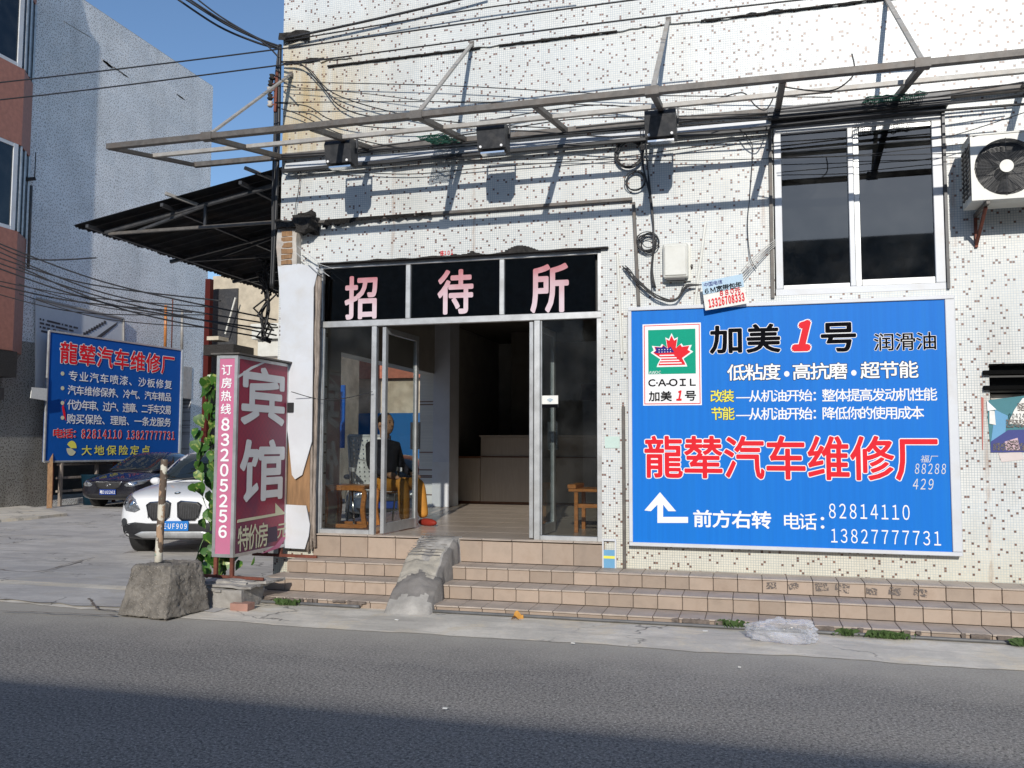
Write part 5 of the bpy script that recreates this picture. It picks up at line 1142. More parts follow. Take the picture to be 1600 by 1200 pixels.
# ------------------------------------------------------------------ cars
def densify(pts, step):
    out = []
    for i, p in enumerate(pts):
        q = pts[(i+1) % len(pts)]; n = max(1, int(math.hypot(q[0]-p[0], q[1]-p[1])/step))
        out += [(p[0]+(q[0]-p[0])*k/n, p[1]+(q[1]-p[1])*k/n) for k in range(n)]
    return out
def patch(bvh, outline, axis, off, side=1, rings=6, step=.05):
    """outline (a,z) projected onto the body: axis 'f' from the front (a=x), 's' from a side (a=y)"""
    o = densify(outline, step); ca = sum(p[0] for p in o)/len(o); cz = sum(p[1] for p in o)/len(o); bm = bmesh.new(); rows = []
    for k in range(rings+1):
        t = 1-k/(rings+.5); row = []
        for a, z in o:
            a2, z2 = ca+(a-ca)*t, cz+(z-cz)*t
            if axis == 'f': loc, nr, _, _ = bvh.ray_cast(Vector((a2, -3, z2)), Vector((0, 1, 0)))
            elif axis == 't': loc, nr, _, _ = bvh.ray_cast(Vector((a2, z2, 5)), Vector((0, 0, -1)))
            else: loc, nr, _, _ = bvh.ray_cast(Vector((3*side, a2, z2)), Vector((-side, 0, 0)))
            if loc is None:
                q = Vector((a2, 0, z2)) if axis == 'f' else Vector((side*.9, a2, z2)); loc, nr, _, _ = bvh.find_nearest(q)
            d = {'f': Vector((0, -1, 0)), 's': Vector((side, 0, 0)), 't': Vector((0, 0, 1))}[axis]
            if nr.dot(d) < 0: nr = -nr
            row.append(bm.verts.new(loc+(nr*.5+d*.5)*off))
        rows.append(row)
    n = len(o)
    for k in range(rings):
        for i in range(n): f = bm.faces.new((rows[k][i], rows[k][(i+1) % n], rows[k+1][(i+1) % n], rows[k+1][i])); f.smooth = True
    bm.faces.new(rows[-1]); 
    base = [bm.verts.new(v.co-(d*off*1.6)) for v in rows[0]]
    for i in range(n): bm.faces.new((rows[0][i], base[i], base[(i+1) % n], rows[0][(i+1) % n]))
    return bm
def loft(stations, sub=2):
    bm = bmesh.new(); rings = []
    for st_ in stations:
        y, pts = st_; ring = [bm.verts.new((x, y, z)) for x, z in pts]+[bm.verts.new((-x, y, z)) for x, z in reversed(pts) if x > 1e-6]
        rings.append(ring)
    for A, Bq in zip(rings[:-1], rings[1:]):
        n = len(A)
        for i in range(n): bm.faces.new((A[i], A[(i+1) % n], Bq[(i+1) % n], Bq[i]))
    bm.faces.new(rings[0]); bm.faces.new(rings[-1][::-1]); bmesh.ops.recalc_face_normals(bm, faces=bm.faces[:])
    me = bpy.data.meshes.new('l'); bm.to_mesh(me); bm.free(); o = bpy.data.objects.new('l', me); COL.objects.link(o); s = o.modifiers.new('s', 'SUBSURF'); s.levels = sub
    dg = bpy.context.evaluated_depsgraph_get(); em = bpy.data.meshes.new_from_object(o.evaluated_get(dg)); bpy.data.objects.remove(o); bm = bmesh.new(); bm.from_mesh(em); bpy.data.meshes.remove(em)
    return bm
def ring(hw, zb, zm, zs, zt, crown=.04, tw=.8):
    return [(0, zb), (hw*.75, zb), (hw*.95, zb+.07), (hw, zm), (hw*.985, zs), (hw*tw+.03, zt-.02), (hw*tw*.7, zt+crown*.6), (0, zt+crown)]
def make_car(nm, lab, paint, suv, loc, heading, plate, platecol):
    t = thing(nm, lab, 'car', (0, 0, 0))
    if suv:
        stn = [(-.0, ring(.60, .34, .45, .60, .80, .02, .85)), (.015, ring(.66, .30, .45, .62, .84, .02, .86)), (.10, ring(.80, .24, .45, .68, .89, .02, .85)), (.3, ring(.885, .22, .5, .76, .93, .03, .84)), (.7, ring(.90, .22, .55, .83, .98, .04, .83)), (1.25, ring(.90, .24, .55, .88, 1.03, .04, .83)), (2.2, ring(.90, .24, .55, .90, 1.02, .03, .85)), (3.6, ring(.90, .26, .58, .92, 1.04, .02, .85)), (4.3, ring(.86, .3, .6, .92, 1.02, .02, .83)), (4.42, ring(.76, .36, .6, .85, .95, .02, .8))]
        gh = [(1.05, [(0, .98), (.70, .98), (.70, 1.0), (.6, 1.03), (0, 1.05)]), (1.35, [(0, .95), (.80, .95), (.76, 1.1), (.62, 1.17), (0, 1.2)]), (1.85, [(0, .95), (.82, .95), (.71, 1.32), (.58, 1.47), (0, 1.5)]), (2.3, [(0, .95), (.83, .95), (.69, 1.38), (.56, 1.53), (0, 1.56)]), (3.5, [(0, .95), (.82, .95), (.68, 1.36), (.54, 1.51), (0, 1.54)]), (4.1, [(0, .95), (.78, .95), (.66, 1.25), (.52, 1.42), (0, 1.45)]), (4.35, [(0, .95), (.72, .95), (.66, 1.0), (.5, 1.05), (0, 1.06)])]
    else:
        stn = [(-.0, ring(.60, .30, .42, .55, .66, .02, .85)), (.02, ring(.66, .26, .42, .56, .69, .02, .86)), (.12, ring(.80, .22, .42, .60, .73, .02, .85)), (.35, ring(.875, .2, .45, .66, .77, .03, .84)), (.8, ring(.89, .2, .5, .76, .84, .05, .83)), (1.3, ring(.89, .22, .5, .82, .91, .04, .83)), (2.2, ring(.89, .22, .52, .86, .94, .03, .85)), (3.6, ring(.89, .24, .55, .88, .97, .02, .85)), (4.4, ring(.84, .28, .56, .86, .96, .02, .83)), (4.6, ring(.74, .34, .56, .8, .9, .02, .8))]
        gh = [(1.05, [(0, .88), (.70, .88), (.70, .9), (.6, .92), (0, .94)]), (1.4, [(0, .88), (.80, .88), (.74, 1.02), (.62, 1.1), (0, 1.13)]), (1.95, [(0, .88), (.80, .88), (.69, 1.22), (.56, 1.36), (0, 1.39)]), (2.4, [(0, .88), (.81, .88), (.66, 1.28), (.54, 1.41), (0, 1.44)]), (3.1, [(0, .88), (.80, .88), (.64, 1.25), (.52, 1.38), (0, 1.41)]), (3.8, [(0, .88), (.76, .88), (.64, 1.05), (.5, 1.12), (0, 1.14)]), (4.1, [(0, .88), (.7, .88), (.64, .93), (.5, .95), (0, .97)])]
    bb = loft(stn, 3); bvh = BVHTree.FromBMesh(bb); gb = loft(gh, 3); gvh = BVHTree.FromBMesh(gb)
    body = obj('body', bb, paint, t, smooth=True); obj('cabin', gb, paint, t, smooth=True)
    if suv: ws = [(-.68, 1.06), (.68, 1.06), (.56, 1.45), (0, 1.485), (-.56, 1.45)]; sw = [(1.55, 1.07), (3.9, 1.08), (3.7, 1.36), (2.1, 1.41)]
    else: ws = [(-.68, .95), (.68, .95), (.53, 1.33), (0, 1.365), (-.53, 1.33)]; sw = [(1.6, .98), (3.6, 1.0), (3.1, 1.26), (2.1, 1.30)]
    obj('windscreen', patch(gvh, ws, 'f', .006), 'glass_car_solid', t)
    for s in (1, -1): obj('side_window', patch(gvh, sw, 's', .006, s), 'glass_car_solid', t)
    def fr(n, pts, m, off=.008, par=t, **k): return obj(n, patch(bvh, pts, 'f', off, **k), m, par)
    mir = lambda pts: [(-a, b) for a, b in reversed(pts)]
    if suv:
        kid = [(.05, .77), (.10, .80), (.34, .78), (.39, .74), (.36, .60), (.30, .53), (.12, .53), (.06, .58)]
        for kk in (kid, mir(kid)):
            cxk = sum(p[0] for p in kk)/len(kk); czk = sum(p[1] for p in kk)/len(kk)
            gg = fr('grille_surround', [(cxk+(a-cxk)*1.06, czk+(b-czk)*1.08) for a, b in kk], 'chrome', .008); fr('grille', kk, 'black', .014)
            for j in range(9):
                a = min(p[0] for p in kk)+.03+j*.034; l_, nr, _, _ = bvh.ray_cast(Vector((a, -3, .66)), Vector((0, 1, 0)))
                if l_: bm = addbar(bmesh.new(), Vector((a, l_.y-.018, .56)), Vector((a, l_.y-.012, .75)), .008, .012); obj('grille_slat', bm, 'floodgrey', t)
        hl = [(.48, .68), (.56, .82), (.72, .90), (.83, .92), (.80, .78), (.70, .66), (.56, .64)]
        bumper = [(-.86, .44), (-.55, .50), (-.38, .485), (.38, .485), (.55, .50), (.86, .44), (.84, .28), (.5, .25), (-.5, .25), (-.84, .28)]
        fr('lower_bumper', bumper, 'black', .010, rings=8); fr('skid_plate', [(-.55, .33), (-.45, .37), (.45, .37), (.55, .33), (.45, .28), (-.45, .28)], 'alu', .022)
        for s in (1, -1): fr('fog_lamp', [(s*.72+.055*math.cos(a*.52), .50+.055*math.sin(a*.52)) for a in range(12)], 'floodgrey', .016)
        badge, pz = (.0, .87), .45
    else:
        fr('grille', [(-.36, .66), (.36, .66), (.30, .54), (.18, .49), (-.18, .49), (-.30, .54)], 'black', .01); fr('lower_grille', [(-.6, .36), (.6, .36), (.52, .26), (-.52, .26)], 'black', .01)
        fr('grille_trim', [(-.38, .675), (.38, .675), (.38, .665), (-.38, .665)], 'chrome', .016)
        hl = [(.42, .60), (.50, .66), (.72, .71), (.84, .74), (.80, .62), (.62, .56), (.48, .56)]; badge, pz = (0, .60), .42
    for h_ in (hl, mir(hl)):
        lam = fr('headlight', h_, 'headlamp', .010); ca, cb_ = sum(p[0] for p in h_)/len(h_), sum(p[1] for p in h_)/len(h_)
        for dx in (-.08, .05): fr('lamp_reflector', [(ca+dx+.045*math.cos(a*.6), cb_+.045*math.sin(a*.6)) for a in range(10)], 'chrome', .014, lam)
    if suv:
        l_, nr, _, _ = bvh.ray_cast(Vector((0, .12, 3)), Vector((0, 0, -1))); c_ = l_ or Vector((0, .12, .9)); q_ = nr.to_track_quat('Z', 'Y')
        def disc(n, rr_, h, m): bm = bmesh.new(); bmesh.ops.create_circle(bm, cap_ends=True, radius=rr_, segments=20); [setattr(v, 'co', c_+q_ @ (v.co+Vector((0, 0, h)))) for v in bm.verts]; return obj(n, bm, m, t)
        disc('badge', .042, .006, 'ink'); disc('badge_centre', .026, .008, 'white')
        for a0 in (0, math.pi): bm = bmesh.new(); bm.faces.new([bm.verts.new(c_+q_ @ Vector((0, 0, .0095)))]+[bm.verts.new(c_+q_ @ Vector((.026*math.cos(a0+k*math.pi/8), .026*math.sin(a0+k*math.pi/8), .0095))) for k in range(5)]); obj('badge_quarter', bm, 'skyblue', t)
    else:
        l_, nr, _, _ = bvh.ray_cast(Vector((0, -3, .605)), Vector((0, 1, 0))); y_ = l_.y-.02
        tube('badge_ring', [(.055*math.cos(a*.4), y_, .60+.042*math.sin(a*.4)) for a in range(16)], .005, 'chrome', t, 5, True)
        tube('badge_wing', [(-.045, y_, .615), (-.02, y_, .60), (0, y_, .585), (.02, y_, .60), (.045, y_, .615)], .005, 'chrome', t, 5)
    l_, nr, _, _ = bvh.ray_cast(Vector((.2, -3, pz)), Vector((0, 1, 0))); yp = l_.y-.03
    pt = box('number_plate', -.22, .22, yp, yp+.012, pz-.07, pz+.07, platecol, t, .004)
    text('lettering', plate, (-.2, .2, pz-.045, pz+.045), 'white', t, (Vector((0, yp-.0005, 0)), (1, 0, 0), (0, 0, 1)), bold=.01)
    for fx in ((1,), (-1,)):
        s = fx[0]
        for wy_ in (.85, 3.55):
            wz = .34 if suv else .31; arch = [(wy_+(wz+.06)*math.cos(a), wz+(wz+.06)*math.sin(a)) for a in [k*math.pi/10-.35 for k in range(12)]]+[(wy_-(wz+.02), .25)]
            obj('wheel_arch', patch(bvh, arch, 's', .006, s), 'black', t)
            x0_ = s*.62; x1_ = s*.86
            wh = obj('wheel', addtube(bmesh.new(), [(x0_, wy_, wz), (x0_+s*.02, wy_, wz), (x1_-s*.02, wy_, wz), (x1_, wy_, wz)], wz, 28, rads=[wz-.03, wz, wz, wz-.03]), 'rubber', t)
            obj('rim', addtube(bmesh.new(), [(x1_-s*.03, wy_, wz), (x1_+s*.004, wy_, wz)], .2, 20), 'alu', wh)
            for k in range(5): a = k*2*math.pi/5; obj('spoke', addbar(bmesh.new(), (x1_+s*.012, wy_, wz), (x1_+s*.012, wy_+.19*math.cos(a), wz+.19*math.sin(a)), .02, .05), 'chrome', wh)
        mz = 1.08 if suv else .98; bm = bmesh.new(); bmesh.ops.create_icosphere(bm, subdivisions=2, radius=1)
        for v in bm.verts: v.co = Vector((s*.95+v.co.x*.09, 1.75+v.co.y*.06, mz-.06+v.co.z*.06))
        obj('wing_mirror', bm, paint, t, smooth=True)
    bar('wiper', (-.5, 1.02, (1.05 if suv else .93)), (.1, 1.14, (1.12 if suv else .99)), .014, 'black', t)
    for s in (-.35, .35): obj('seat', addrough(bmesh.new(), s-.22, s+.22, 2.3, 2.5, .7, 1.2, 3, .02, 3), 'black', t)
    t.location = loc; t.rotation_euler.z = heading; return t
m_, nt_, b_ = newmat('car_glass_solid'); b_.inputs['Base Color'].default_value = (.015, .02, .02, 1); b_.inputs['Roughness'].default_value = .03; b_.inputs['Specular IOR Level'].default_value = .8; MT['glass_car_solid'] = m_
MT['headlamp'] = mat('headlamp', (.35, .37, .4), .08, .6, .5, 25, coat=1)
MT['car_white'] = mat('white_car_paint', (.80, .81, .82), .3, 0, .02, coat=1); MT['car_black'] = mat('black_car_paint', (.008, .008, .014), .25, 0, .1, coat=1); MT['car_grey'] = mat('blue_grey_car_paint', (.05, .07, .11), .3, .3, .1, coat=1)
MT['plate_blue'] = flat('plate_blue', (.03, .19, .55)); MT['plate_dark'] = flat('plate_dark_blue', (.02, .05, .22))
make_car('white_suv', 'white compact SUV with twin black grilles parked behind the painted stake', 'car_white', True, (-7.98, 2.66, YD), rad(16), '粤E·UF909', 'plate_blue')
make_car('black_sedan', 'black sedan with wide headlights parked before the far blue sign', 'car_black', False, (-15.7, 10.6, YD), rad(9), '粤E U2262', 'plate_dark')
make_car('parked_car', 'dark blue-grey car glimpsed through the doorway beyond the seated man', 'car_grey', False, (-7.1, 8.2, YD), rad(20), '', 'plate_dark')
# ------------------------------------------------------------------ left side: mosaic building with blank flank
XW = -17.9
LB = thing('grey_mosaic_building', 'tall windowless grey speckled mosaic building across the yard', 'building', (-22, 12, 0))
gar = (11.0, 15.6, .0, 3.0); YE = S(333, 137, XW).y; ZE = (S(333, 137, XW).z+S(133, 0, XW).z)/2
wall('flank_wall', 1, XW, XW-.3, 6.0, YE, [gar, (15.9, 17.0, 0, 4.0)], 'mosaic_far', LB, -.3, ZE)
wall('street_wall', 0, 6.0, 6.25, -30, XW-.301, [], 'plaster', LB, -.3, ZE)
wall('rear_wall', 0, YE-.25, YE-.001, -30, XW-.301, [], 'plaster', LB, -.3, ZE); box('roof', -30, XW-.31, 6.26, YE-.26, ZE-.2, ZE-.1, 'plaster', LB)
box('garage_void', XW-2.0, XW-.32, 10.8, 17.05, 0.02, 3.95, 'black', LB) if False else None
box('garage_back', XW-1.6, XW-1.5, 10.5, 17.05, 0.02, 4.2, 'interior_dark', LB); box('garage_ceiling', XW-1.49, XW-.31, 10.5, 17.05, 4.1, 4.2, 'interior_dark', LB)
box('coping', XW-.32, XW-.02, 5.98, YE-.02, ZE+.002, ZE+.03, 'plaster', LB); box('end_panel', XW+.002, XW+.02, 14.9, 17.0, 3.0, 4.05, 'plaster', LB)
def LW(u, v, x=XW): return S(u, v, x)
# scars on the wall
for a, b, c in (((98, 32), (140, 57), .012), ((160, 93), (170, 102), .04), ((175, 103), (196, 118), .025), ((275, 146), (284, 153), .02)):
    bm = bmesh.new(); p, q = LW(*a, XW+.003), LW(*b, XW+.003); n_ = 9
    for k in range(n_): s_ = p.lerp(q, k/n_); w_ = c*(.5+R.random()); addbox(bm, XW+.001, XW+.004, s_.y, s_.y+.22, s_.z-w_, s_.z+w_*.3)
    obj('wall_scar', bm, 'plaster', LB)
def wallpt(u, v, off=.02): return S(u, v, XW+off)
dp = thing('down_pipe', 'thin grey pipe with bracket on the grey mosaic wall', 'pipe', wallpt(47, 385)); tube('pipe', [wallpt(44, 420, .12), wallpt(49, 290, .12)], .035, 'steel', dp); bar('pipe_bracket', wallpt(38, 281, .12), wallpt(54, 279, .12), .09, 'tar', dp); tube('thin_wire', [wallpt(54, 280, .1), wallpt(56, 238, .1)], .012, 'cable', dp)
# map poster
MP = thing('map_poster', 'faded white map poster on the mosaic wall behind the blue sign', 'poster', wallpt(120, 560))
pq = [wallpt(56, 466, .06), wallpt(192, 498, .06), wallpt(192, 600, .06), wallpt(56, 612, .06)]; poly('poster_sheet', pq, (-.03, 0, 0), flat('faded_paper', (.62, .64, .66)), MP)
for a, b in ((0, 1), (1, 2)): bar('poster_frame', pq[a]+Vector((.03, 0, 0)), pq[b]+Vector((.03, 0, 0)), .05, 'steel_pale', MP)
poly('map_river', [wallpt(u, v, .07) for u, v in ((150, 527), (168, 514), (184, 503), (182, 508), (170, 518), (156, 529))], (-.005, 0, 0), 'floodgrey', MP)
bm = bmesh.new()
for j in range(4):
    for k in range(26-3*j):
        if R.random() < .8: p = wallpt(62+k*2.3, 500+j*6+k*.55, .066); addbox(bm, p.x, p.x+.004, p.y, p.y+.05, p.z, p.z+.05)
for k in range(9): p = wallpt(130+k*4, 524-k*2.3, .066); addbox(bm, p.x, p.x+.004, p.y, p.y+.09, p.z, p.z+.09)
obj('small_print', bm, 'floodgrey', MP)
# second blue sign on posts
a = math.radians(6.3); dv = Vector((math.sin(a), math.cos(a), 0))
o2 = S(76, 600, XW+.35); o2.z = 0
def onsign(u, v):     # intersection with the sign's plane
    nrm = Vector((math.cos(a), -math.sin(a), 0)); d = ray(u, v); t = (o2-CAM).dot(nrm)/d.dot(nrm); return CAM+d*t
def su(u, v): p = onsign(u, v)-o2; return (p.x*dv.x+p.y*dv.y, p.z)
uR = (su(284, 547)[0]+su(280, 720)[0])/2; zT = (su(77, 517)[1]+su(284, 547)[1])/2; zB = (su(70, 719)[1]+su(280, 720)[1])/2; uL = -.05
S2 = thing('blue_garage_sign', 'dusty blue car repair sign with white lines of text behind the black sedan', 'sign', o2)
nm2 = Vector((math.cos(a), -math.sin(a), 0))
def onp(u, z, off=0): return o2+dv*u+Vector((0, 0, z))+nm2*off
poly('panel', [onp(uL, zB), onp(uR, zB), onp(uR, zT), onp(uL, zT)], -nm2*.06, 'blue2', S2)
for p, q, w_ in ((onp(uL, zB), onp(uR, zB), .05), (onp(uL, zT), onp(uR, zT), .05), (onp(uL, zB), onp(uL, zT), .05), (onp(uR, zB), onp(uR, zT), .09)): bar('frame_edge', p, q, w_, 'alu', S2)
for uu_ in (.3, uR*.5, uR-.4): bar('post', onp(uu_, YD, -.12), onp(uu_, zT-.3, -.12), .08, 'rust', S2)
pl2 = (o2+nm2*.003, dv, Vector((0, 0, 1)))
def T2(s, r, m, **k):
    x0_, x1_, y0_, y1_ = [40+r[0]/4.285, 40+r[1]/4.285, 460+r[2]/4.285, 460+r[3]/4.285]
    # rows slope on the photograph: r[2..3] are read at the middle of the row
    xm_, ym_ = (x0_+x1_)/2, (y0_+y1_)/2
    text('lettering', s, (su(x0_, ym_)[0], su(x1_, ym_)[0], su(xm_, y1_)[1], su(xm_, y0_)[1]), m, S2, pl2, lift=.006, **k)
T2('龍辇汽车维修厂', (226, 995, 362, 500), 'red', bold=.022, outline='white', ow=.03, asp=.85)
T2('专业汽车喷漆、沙板修复', (284, 978, 542, 606), 'white', bold=.008)
T2('汽车维修保养、冷气、汽车精品', (278, 972, 632, 694), 'white', bold=.01); T2('代办年审、过户、违章、二手车交易', (275, 970, 722, 788), 'white', bold=.01)
T2('购买保险、理赔、一条龙服务', (272, 970, 812, 876), 'white', bold=.01)
T2('电话：', (183, 335, 898, 962), 'red', bold=.02, outline='white', ow=.025); T2('82814110', (372, 642, 905, 966), 'red', bold=.02, outline='white', ow=.03); T2('13827777731', (676, 996, 914, 972), 'red', bold=.02, outline='white', ow=.03)
T2('大地保险定点', (372, 830, 1010, 1076), 'yellow', bold=.015)
for y_ in (530, 628, 727, 826):
    p = su(40+246/4.285, 460+y_/4.285); tube('bullet', [onp(p[0], p[1], .006), onp(p[0], p[1], .01)], .055, 'cream', S2, 12)
p = su(40+306/4.285, 460+1030/4.285)
for k in (0, 1): poly('round_logo', [onp(p[0]+(.16*math.cos(b_*.33+k*math.pi)), p[1]+.20*math.sin(b_*.33+k*math.pi), .01) for b_ in range(9)]+[onp(p[0]-.02, p[1], .01)], nm2*.002, 'cream' if k else 'yellow', S2)
poly('torn_scrap', [onp(*su(u, v), .02) for u, v in ((102, 624), (98, 632), (101, 645), (102, 658), (98, 648), (96, 636))], nm2*.004, 'red', S2)
r_ = [wallpt(50, 605, .5), wallpt(74, 607, .5), wallpt(73, 626, .5), wallpt(48, 622, .5)]; tag(poly('small_notice', r_, (-.02, 0, 0), 'paper'), 'small white notice with red print left of the far blue sign', 'notice')
# red and grey leaflets on the left pillar wall
for k, (u0, v0, u1, v1, m_, lb) in enumerate(((6, 652, 22, 666, 'pink', 'pink leaflet, topmost of three on the wall at the left edge'), (7, 672, 16, 686, 'red', 'plain red leaflet on the wall at the left edge'), (4, 690, 16, 701, 'navy', 'dark blue leaflet, lowest of three at the left edge'))):
    q = [S(u0, v0, XW+.02), S(u1, v0, XW+.02), S(u1, v1, XW+.02), S(u0, v1, XW+.02)]; tag(poly('leaflet', q, (-.01, 0, 0), m_), lb, 'leaflet')
# bamboo poles, gas pipes right of the sign
for k, (p, q, m_, lb) in enumerate((((258, 545), (259, 477), 'orange_wood', 'upright bamboo pole above the far blue sign'), ((284, 548), (285, 484), 'steel_pale', 'upright pale pipe right of the bamboo pole'), ((268, 545), (270, 466), 'rust', 'thin rusty rod beside the bamboo pole'))):
    tag(tube('pole', [wallpt(*p, .5), wallpt(*q, .5)], .045 if k < 2 else .02, m_), lb, 'pole')
# bin and clutter in the shade
bn = GY(38, 786); tag(obj('plastic_bin', addtube(bmesh.new(), [(XW+.75, bn.y, YD), (XW+.75, bn.y, .4), (XW+.75, bn.y, .65), (XW+.75, bn.y, .67)], .3, 20, rads=[.24, .29, .32, .34]), flat('dark_teal_plastic', (.008, .03, .05))), 'dark teal plastic barrel in the shade below the blue sign', 'barrel')
tag(bar('leaning_plank', (XW+.7, 10.3, YD), (XW+.2, 10.8, 1.7), .12, 'brown_board', None, .03), 'brown plank leaning under the left end of the far blue sign', 'plank')
RKs = thing('timber_rack', 'dark timber rack in the shade beneath the far blue sign', 'rack', (XW+.4, 12, 0))
for z_ in (.25, .6, .95): bar('shelf_board', (XW+.35, 10.9, z_), (XW+.35, 13.6, z_), .06, 'wood_old', RKs)
for y_ in (11.0, 12.3, 13.5): bar('upright', (XW+.38, y_, YD), (XW+.38, y_, 1.05), .08, 'wood_old', RKs)

# --- red brick building with bay windows, nearer on the left
MT['shade_grime'] = mosaic('shade_grimy_mosaic', 1, white=(.34, .335, .31), spot=(.12, .10, .09), dens=.058, pitch=.029, blk=2.0, grout=(.2, .19, .17), stain=(.4, .34, .26), dirty=.7)  # grime and shade both put into this darker wall colour
RBk = thing('brick_bay_building', 'pink brick building with white framed bay windows at the left edge', 'building', (-18.2, 4, 0))
MT['spandrel'] = mat('pink_mosaic', (.40, .17, .12), .6, 0, .15, 9, bs_=40, bstr=.3)
BX = -17.35; y0b, y1b = 1.0, S(33, 240, -17.35).y; yEnd = S(47, 240, XW+.06).y
def bay(zlo, zhi, m, nm):   # bay block with a slanted end
    bm = bmesh.new(); addpoly(bm, [Vector(p) for p in ((XW+.01, -2, zlo), (BX, -2, zlo), (BX, y1b, zlo), (XW+.06, yEnd, zlo), (XW+.01, yEnd, zlo))], (0, 0, zhi-zlo)); return obj(nm, bm, m, RBk)
def zb_(u, v): return S(u, v, BX).z
z1_, z2_, z3_, z4_ = zb_(15, 358), zb_(20, 222), zb_(25, 102), zb_(25, -30)
bay(z2_, z3_, 'spandrel', 'spandrel'); bay(2.95+.8, z1_, 'spandrel', 'spandrel'); bay(z4_, z4_+1.4, 'spandrel', 'spandrel')
for (zl, zh) in ((z1_+.002, z2_-.002), (z3_+.002, z4_-.002)):
    for yy in [y1b-.12-1.55*i for i in range(5)]:
        wn_ = box('window', BX-.10, BX-.03, yy-1.42, yy-.1, zl+.07, zh-.07, 'glass_dark', RBk)
        for q in ((yy-.1, yy+.03), (yy-.80, yy-.72)): box('window_frame', BX-.12, BX-.0, q[0], q[1], zl, zh, 'white_paint', wn_)
        for q in ((zl, zl+.09), (zh-.09, zh)): box('window_frame', BX-.12, BX-.005, yy-1.44, yy-.1, q[0]+.001, q[1]-.001, 'white_paint', wn_)
    # slanted end window
    p0_, p1_ = Vector((BX-.02, y1b-.02, 0)), Vector((XW+.08, yEnd-.05, 0))
    poly('end_window', [p0_+Vector((0, 0, zl+.05)), p1_+Vector((0, 0, zl+.05)), p1_+Vector((0, 0, zh-.05)), p0_+Vector((0, 0, zh-.05))], (-.02, -.02, 0), 'glass_dark', RBk)
    for t_ in (.05, .5, .97): c_ = p0_.lerp(p1_, t_); bar('end_frame', c_+Vector((.0, .01, zl)), c_+Vector((0, .01, zh)), .06, 'alu', RBk)
    box('room_wall', XW+.0, XW+.2, -2, y1b, zl, zh, 'interior_dark', RBk)
box('ground_floor_wall', XW-4, XW-.02, -2, 5.98, 0, 3.7, 'mosaic_far', RBk) if False else None
wall('ground_floor_wall', 1, XW+.02, XW-.2, -3, 9.3, [(3.2, 5.5, 0, 2.7), (6.2, 7.5, 0, 2.4)], 'shade_grime', RBk, -.3, 3.72)
box('shade_grimy_pier', XW+.002, XW+.03, 9.32, 10.9, -.25, 4.1, 'shade_grime', LB); box('recess_shade_box', XW+.021, BX+.05, 5.0, y1b+.1, 3.1, 3.73, 'tar', RBk)  # pier colour holds grime plus shade; dark box added for the recess shade
box('shop_shutter', XW-.15, XW-.1, 3.2, 7.5, 0, 2.7, 'floodgrey', RBk); box('shutter_hood', XW+.03, XW+.35, 6.6, 9.1, 2.55, 2.85, 'steel', RBk)
box('body', -30, XW-.25, -3, 5.9, 0, z4_+1.3, 'plaster', RBk)
# unseen gable added over the bays to cast slanted shade on the mosaic wall
bm = bmesh.new(); addpoly(bm, [Vector((BX-.02, y, z)) for y, z in ((-2, z4_+1.402), (y1b-.2, z4_+1.402), (6.2, z4_+7.0), (-2, z4_+7.0))], (-.6, 0, 0)); obj('shade_gable', bm, 'spandrel', RBk)

# --- things far back: red column, beige building, AC hood, wires -----------------
FB = thing('beige_back_building', 'stained beige building at the back of the yard', 'building', (-12, 12, 0))
MT['beige'] = mat('stained_plaster', (.50, .44, .34), .85, 0, .25, 3, dirt=(.22, .15, .09), dscale=1.2, bs_=12)
yF = 11.0; xl_, xr2 = F(331, 500, yF).x, F(436, 500, yF).x+.3
box('main_block', xl_, xr2, yF, yF+4, 0, F(400, 428, yF).z, 'beige', FB); box('dark_shop_front', xl_-.02, F(372, 500, yF).x, yF-.05, yF-.01, 0, F(350, 452, yF).z, 'floodgrey', FB)
box('ledge', xl_+.4, F(398, 500, yF).x, yF-.9, yF-.02, F(360, 545, yF).z-.25, F(360, 545, yF).z, 'tar', FB); box('white_ledge', xl_+.5, F(398, 500, yF).x-.4, yF-.92, yF-.5, F(360, 535, yF).z-.05, F(360, 535, yF).z+.04, 'beige', FB)
bar('leaning_rod', F(352, 522, yF-.3), F(368, 465, yF-.3), .035, 'white_plastic', FB)
ps = [F(328, 437, 10.6), F(334, 900, 10.6)]; tag(box('red_column', ps[0].x-.06, ps[0].x+.08, 10.5, 10.64, 0, ps[0].z, flat('dark_red_paint', (.075, .014, .012))), 'dark red column at the back of the yard beside the grey wall', 'column')
hd = thing('white_hood', 'white metal hood with a sloped front at the back of the yard', 'hood', F(412, 540, 2.0)); yH = 6.0
h0, h1 = F(393, 512, yH), F(424, 532, yH)
box('hood_box', h0.x, h1.x+.4, yH, yH+.5, F(400, 530, yH).z, F(400, 514, yH).z, 'white_plastic', hd, .01); box('hood_top', h0.x-.02, h1.x+.4, yH-.02, yH+.55, F(400, 512, yH).z, F(400, 506, yH).z, 'white_plastic', hd, .01); box('hood_base', h0.x+.08, h1.x+.4, yH+.1, yH+.5, F(400, 556, yH).z, F(400, 531, yH).z, 'white_plastic', hd)
MT['farblue'] = flat('blue_painted_wall', (.02, .12, .32), .7)
BB = thing('brick_upper_building', 'building with red tiled top and blue lower wall beyond the doorway opening', 'building', (-10, 18, 0))
box('blue_wall', -14, -5.0, 17.5, 18, 0, 2.5, 'farblue', BB); box('middle_wall', -14, -5.0, 17.6, 18, 2.502, 3.6, 'beige', BB); box('tiled_top', -14, -5.0, 17.4, 18.4, 3.602, 7.0, 'tilered', BB); box('shutter', -9.3, -8.0, 17.44, 17.49, 0, 2.3, 'floodgrey', BB)
vs_ = thing('vertical_blue_sign', 'blue sign with red lettering glimpsed through the left glass pane', 'sign', F(527, 680, 9.0))
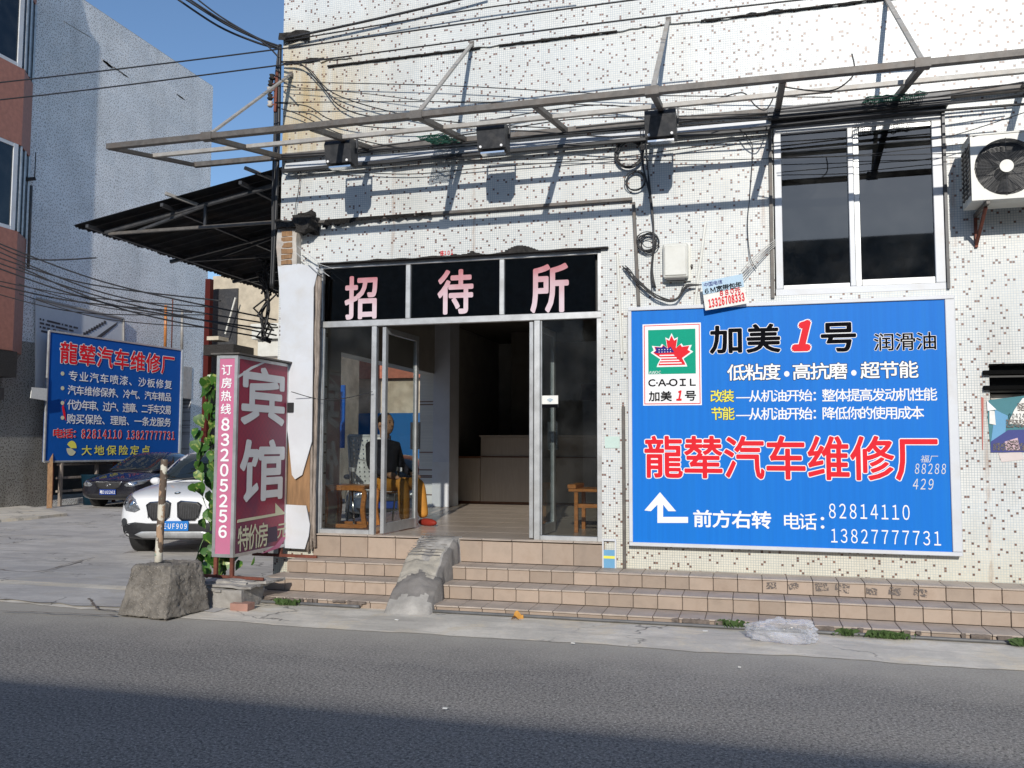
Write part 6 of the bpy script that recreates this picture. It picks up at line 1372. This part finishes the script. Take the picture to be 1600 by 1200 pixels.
q = prect(513, 530, 602, 700, 9.0); box('panel', q[0], q[1]+.12, 9.0, 9.05, q[2], q[3], 'blue2', vs_)
for k, ch in enumerate('辇汽车'): text('lettering', ch, (q[0]+.02, q[1]-.02, q[3]-.32-k*.2, q[3]-.14-k*.2), 'red', vs_, (Vector((0, 8.999, 0)), (1, 0, 0), (0, 0, 1)), bold=.02, outline='white', ow=.03)
# yard wires
Rw = random.Random(11); k_ = 0; ORD = ['uppermost', 'third', 'fourth', 'fifth', 'sixth', 'ninth', 'tenth', 'eleventh', 'second', 'seventh', 'eighth', 'lowest']
for a, b, y_ in [((0, 372), (432, 500), 3), ((0, 384), (432, 508), 3.2), ((0, 396), (345, 470), 4), ((0, 404), (432, 524), 3.1), ((0, 412), (428, 516), 3.4), ((0, 436), (330, 480), 5), ((0, 442), (300, 488), 4.5), ((0, 455), (320, 492), 4.2), ((0, 374), (150, 403), 6), ((60, 420), (425, 530), 3.3), ((60, 447), (320, 500), 5.2), ((60, 462), (322, 512), 5.4)]:
    p, q = F(a[0]-30, a[1]-3, y_), F(b[0], b[1], y_-.6*0); md = p.lerp(q, .45)+Vector((0, 0, -.10-.15*Rw.random())); k_ += 1
    cable([p, md, q], .009+.006*Rw.random(), '%s of twelve thin wires sagging across the yard, counted at the left edge' % ORD[k_-1], group='wires sagging across the yard', k=12)
tag(obj('wire_tangle', addtube(bmesh.new(), [F(415, 470, 2)+Vector((.12*math.cos(t*1.9)*math.sin(t*.7), .1*math.sin(t*2.3), .55*math.sin(t*.37))) for t in range(60)], .015, 5), 'cable'), 'tangle of black cable at the back corner of the building', 'cables')

# ------------------------------------------------------------------ across the street, behind the camera (casts the street shade, shows in the glass)
OB = thing('opposite_building', 'long pale building across the street, behind the viewpoint', 'building', (0, -26, 0))
wall('street_wall', 0, -23.6, -23.9, -45, 45, [(x_, x_+1.6, z_, z_+1.5) for x_ in range(-42, 42, 4) for z_ in (1.2, 4.8)], 'plaster', OB, 0, 8.70)
box('roof_slab', -45, 45, -33, -23.91, 8.4, 8.6, 'plaster', OB); box('rooms', -45, 45, -26, -25.9, 0, 8.3, 'interior_dark', OB)
OR = thing('added_shade_row', 'low shop row added across the street, behind the viewpoint, to deepen the road shade', 'building', (0, -14, 0))  # unseen low row added to block sky light and darken the shaded road
wall('street_wall', 0, -13.0, -13.25, -45, 45, [(x_, x_+3.0, .02, 2.6) for x_ in range(-43, 42, 4)], 'plaster', OR, 0, 4.06)
box('roof_slab', -45, 45, -22, -13.26, 3.8, 4.0, 'plaster', OR); box('shutters', -45, 45, -13.5, -13.4, 0, 3.7, 'floodgrey', OR)
sheet('far_pavement', -90, 90, -23.6, -13, .01, 'apron')
sheet('sunny_strip', -90, -89, -13, -12, .0, 'apron') if False else None
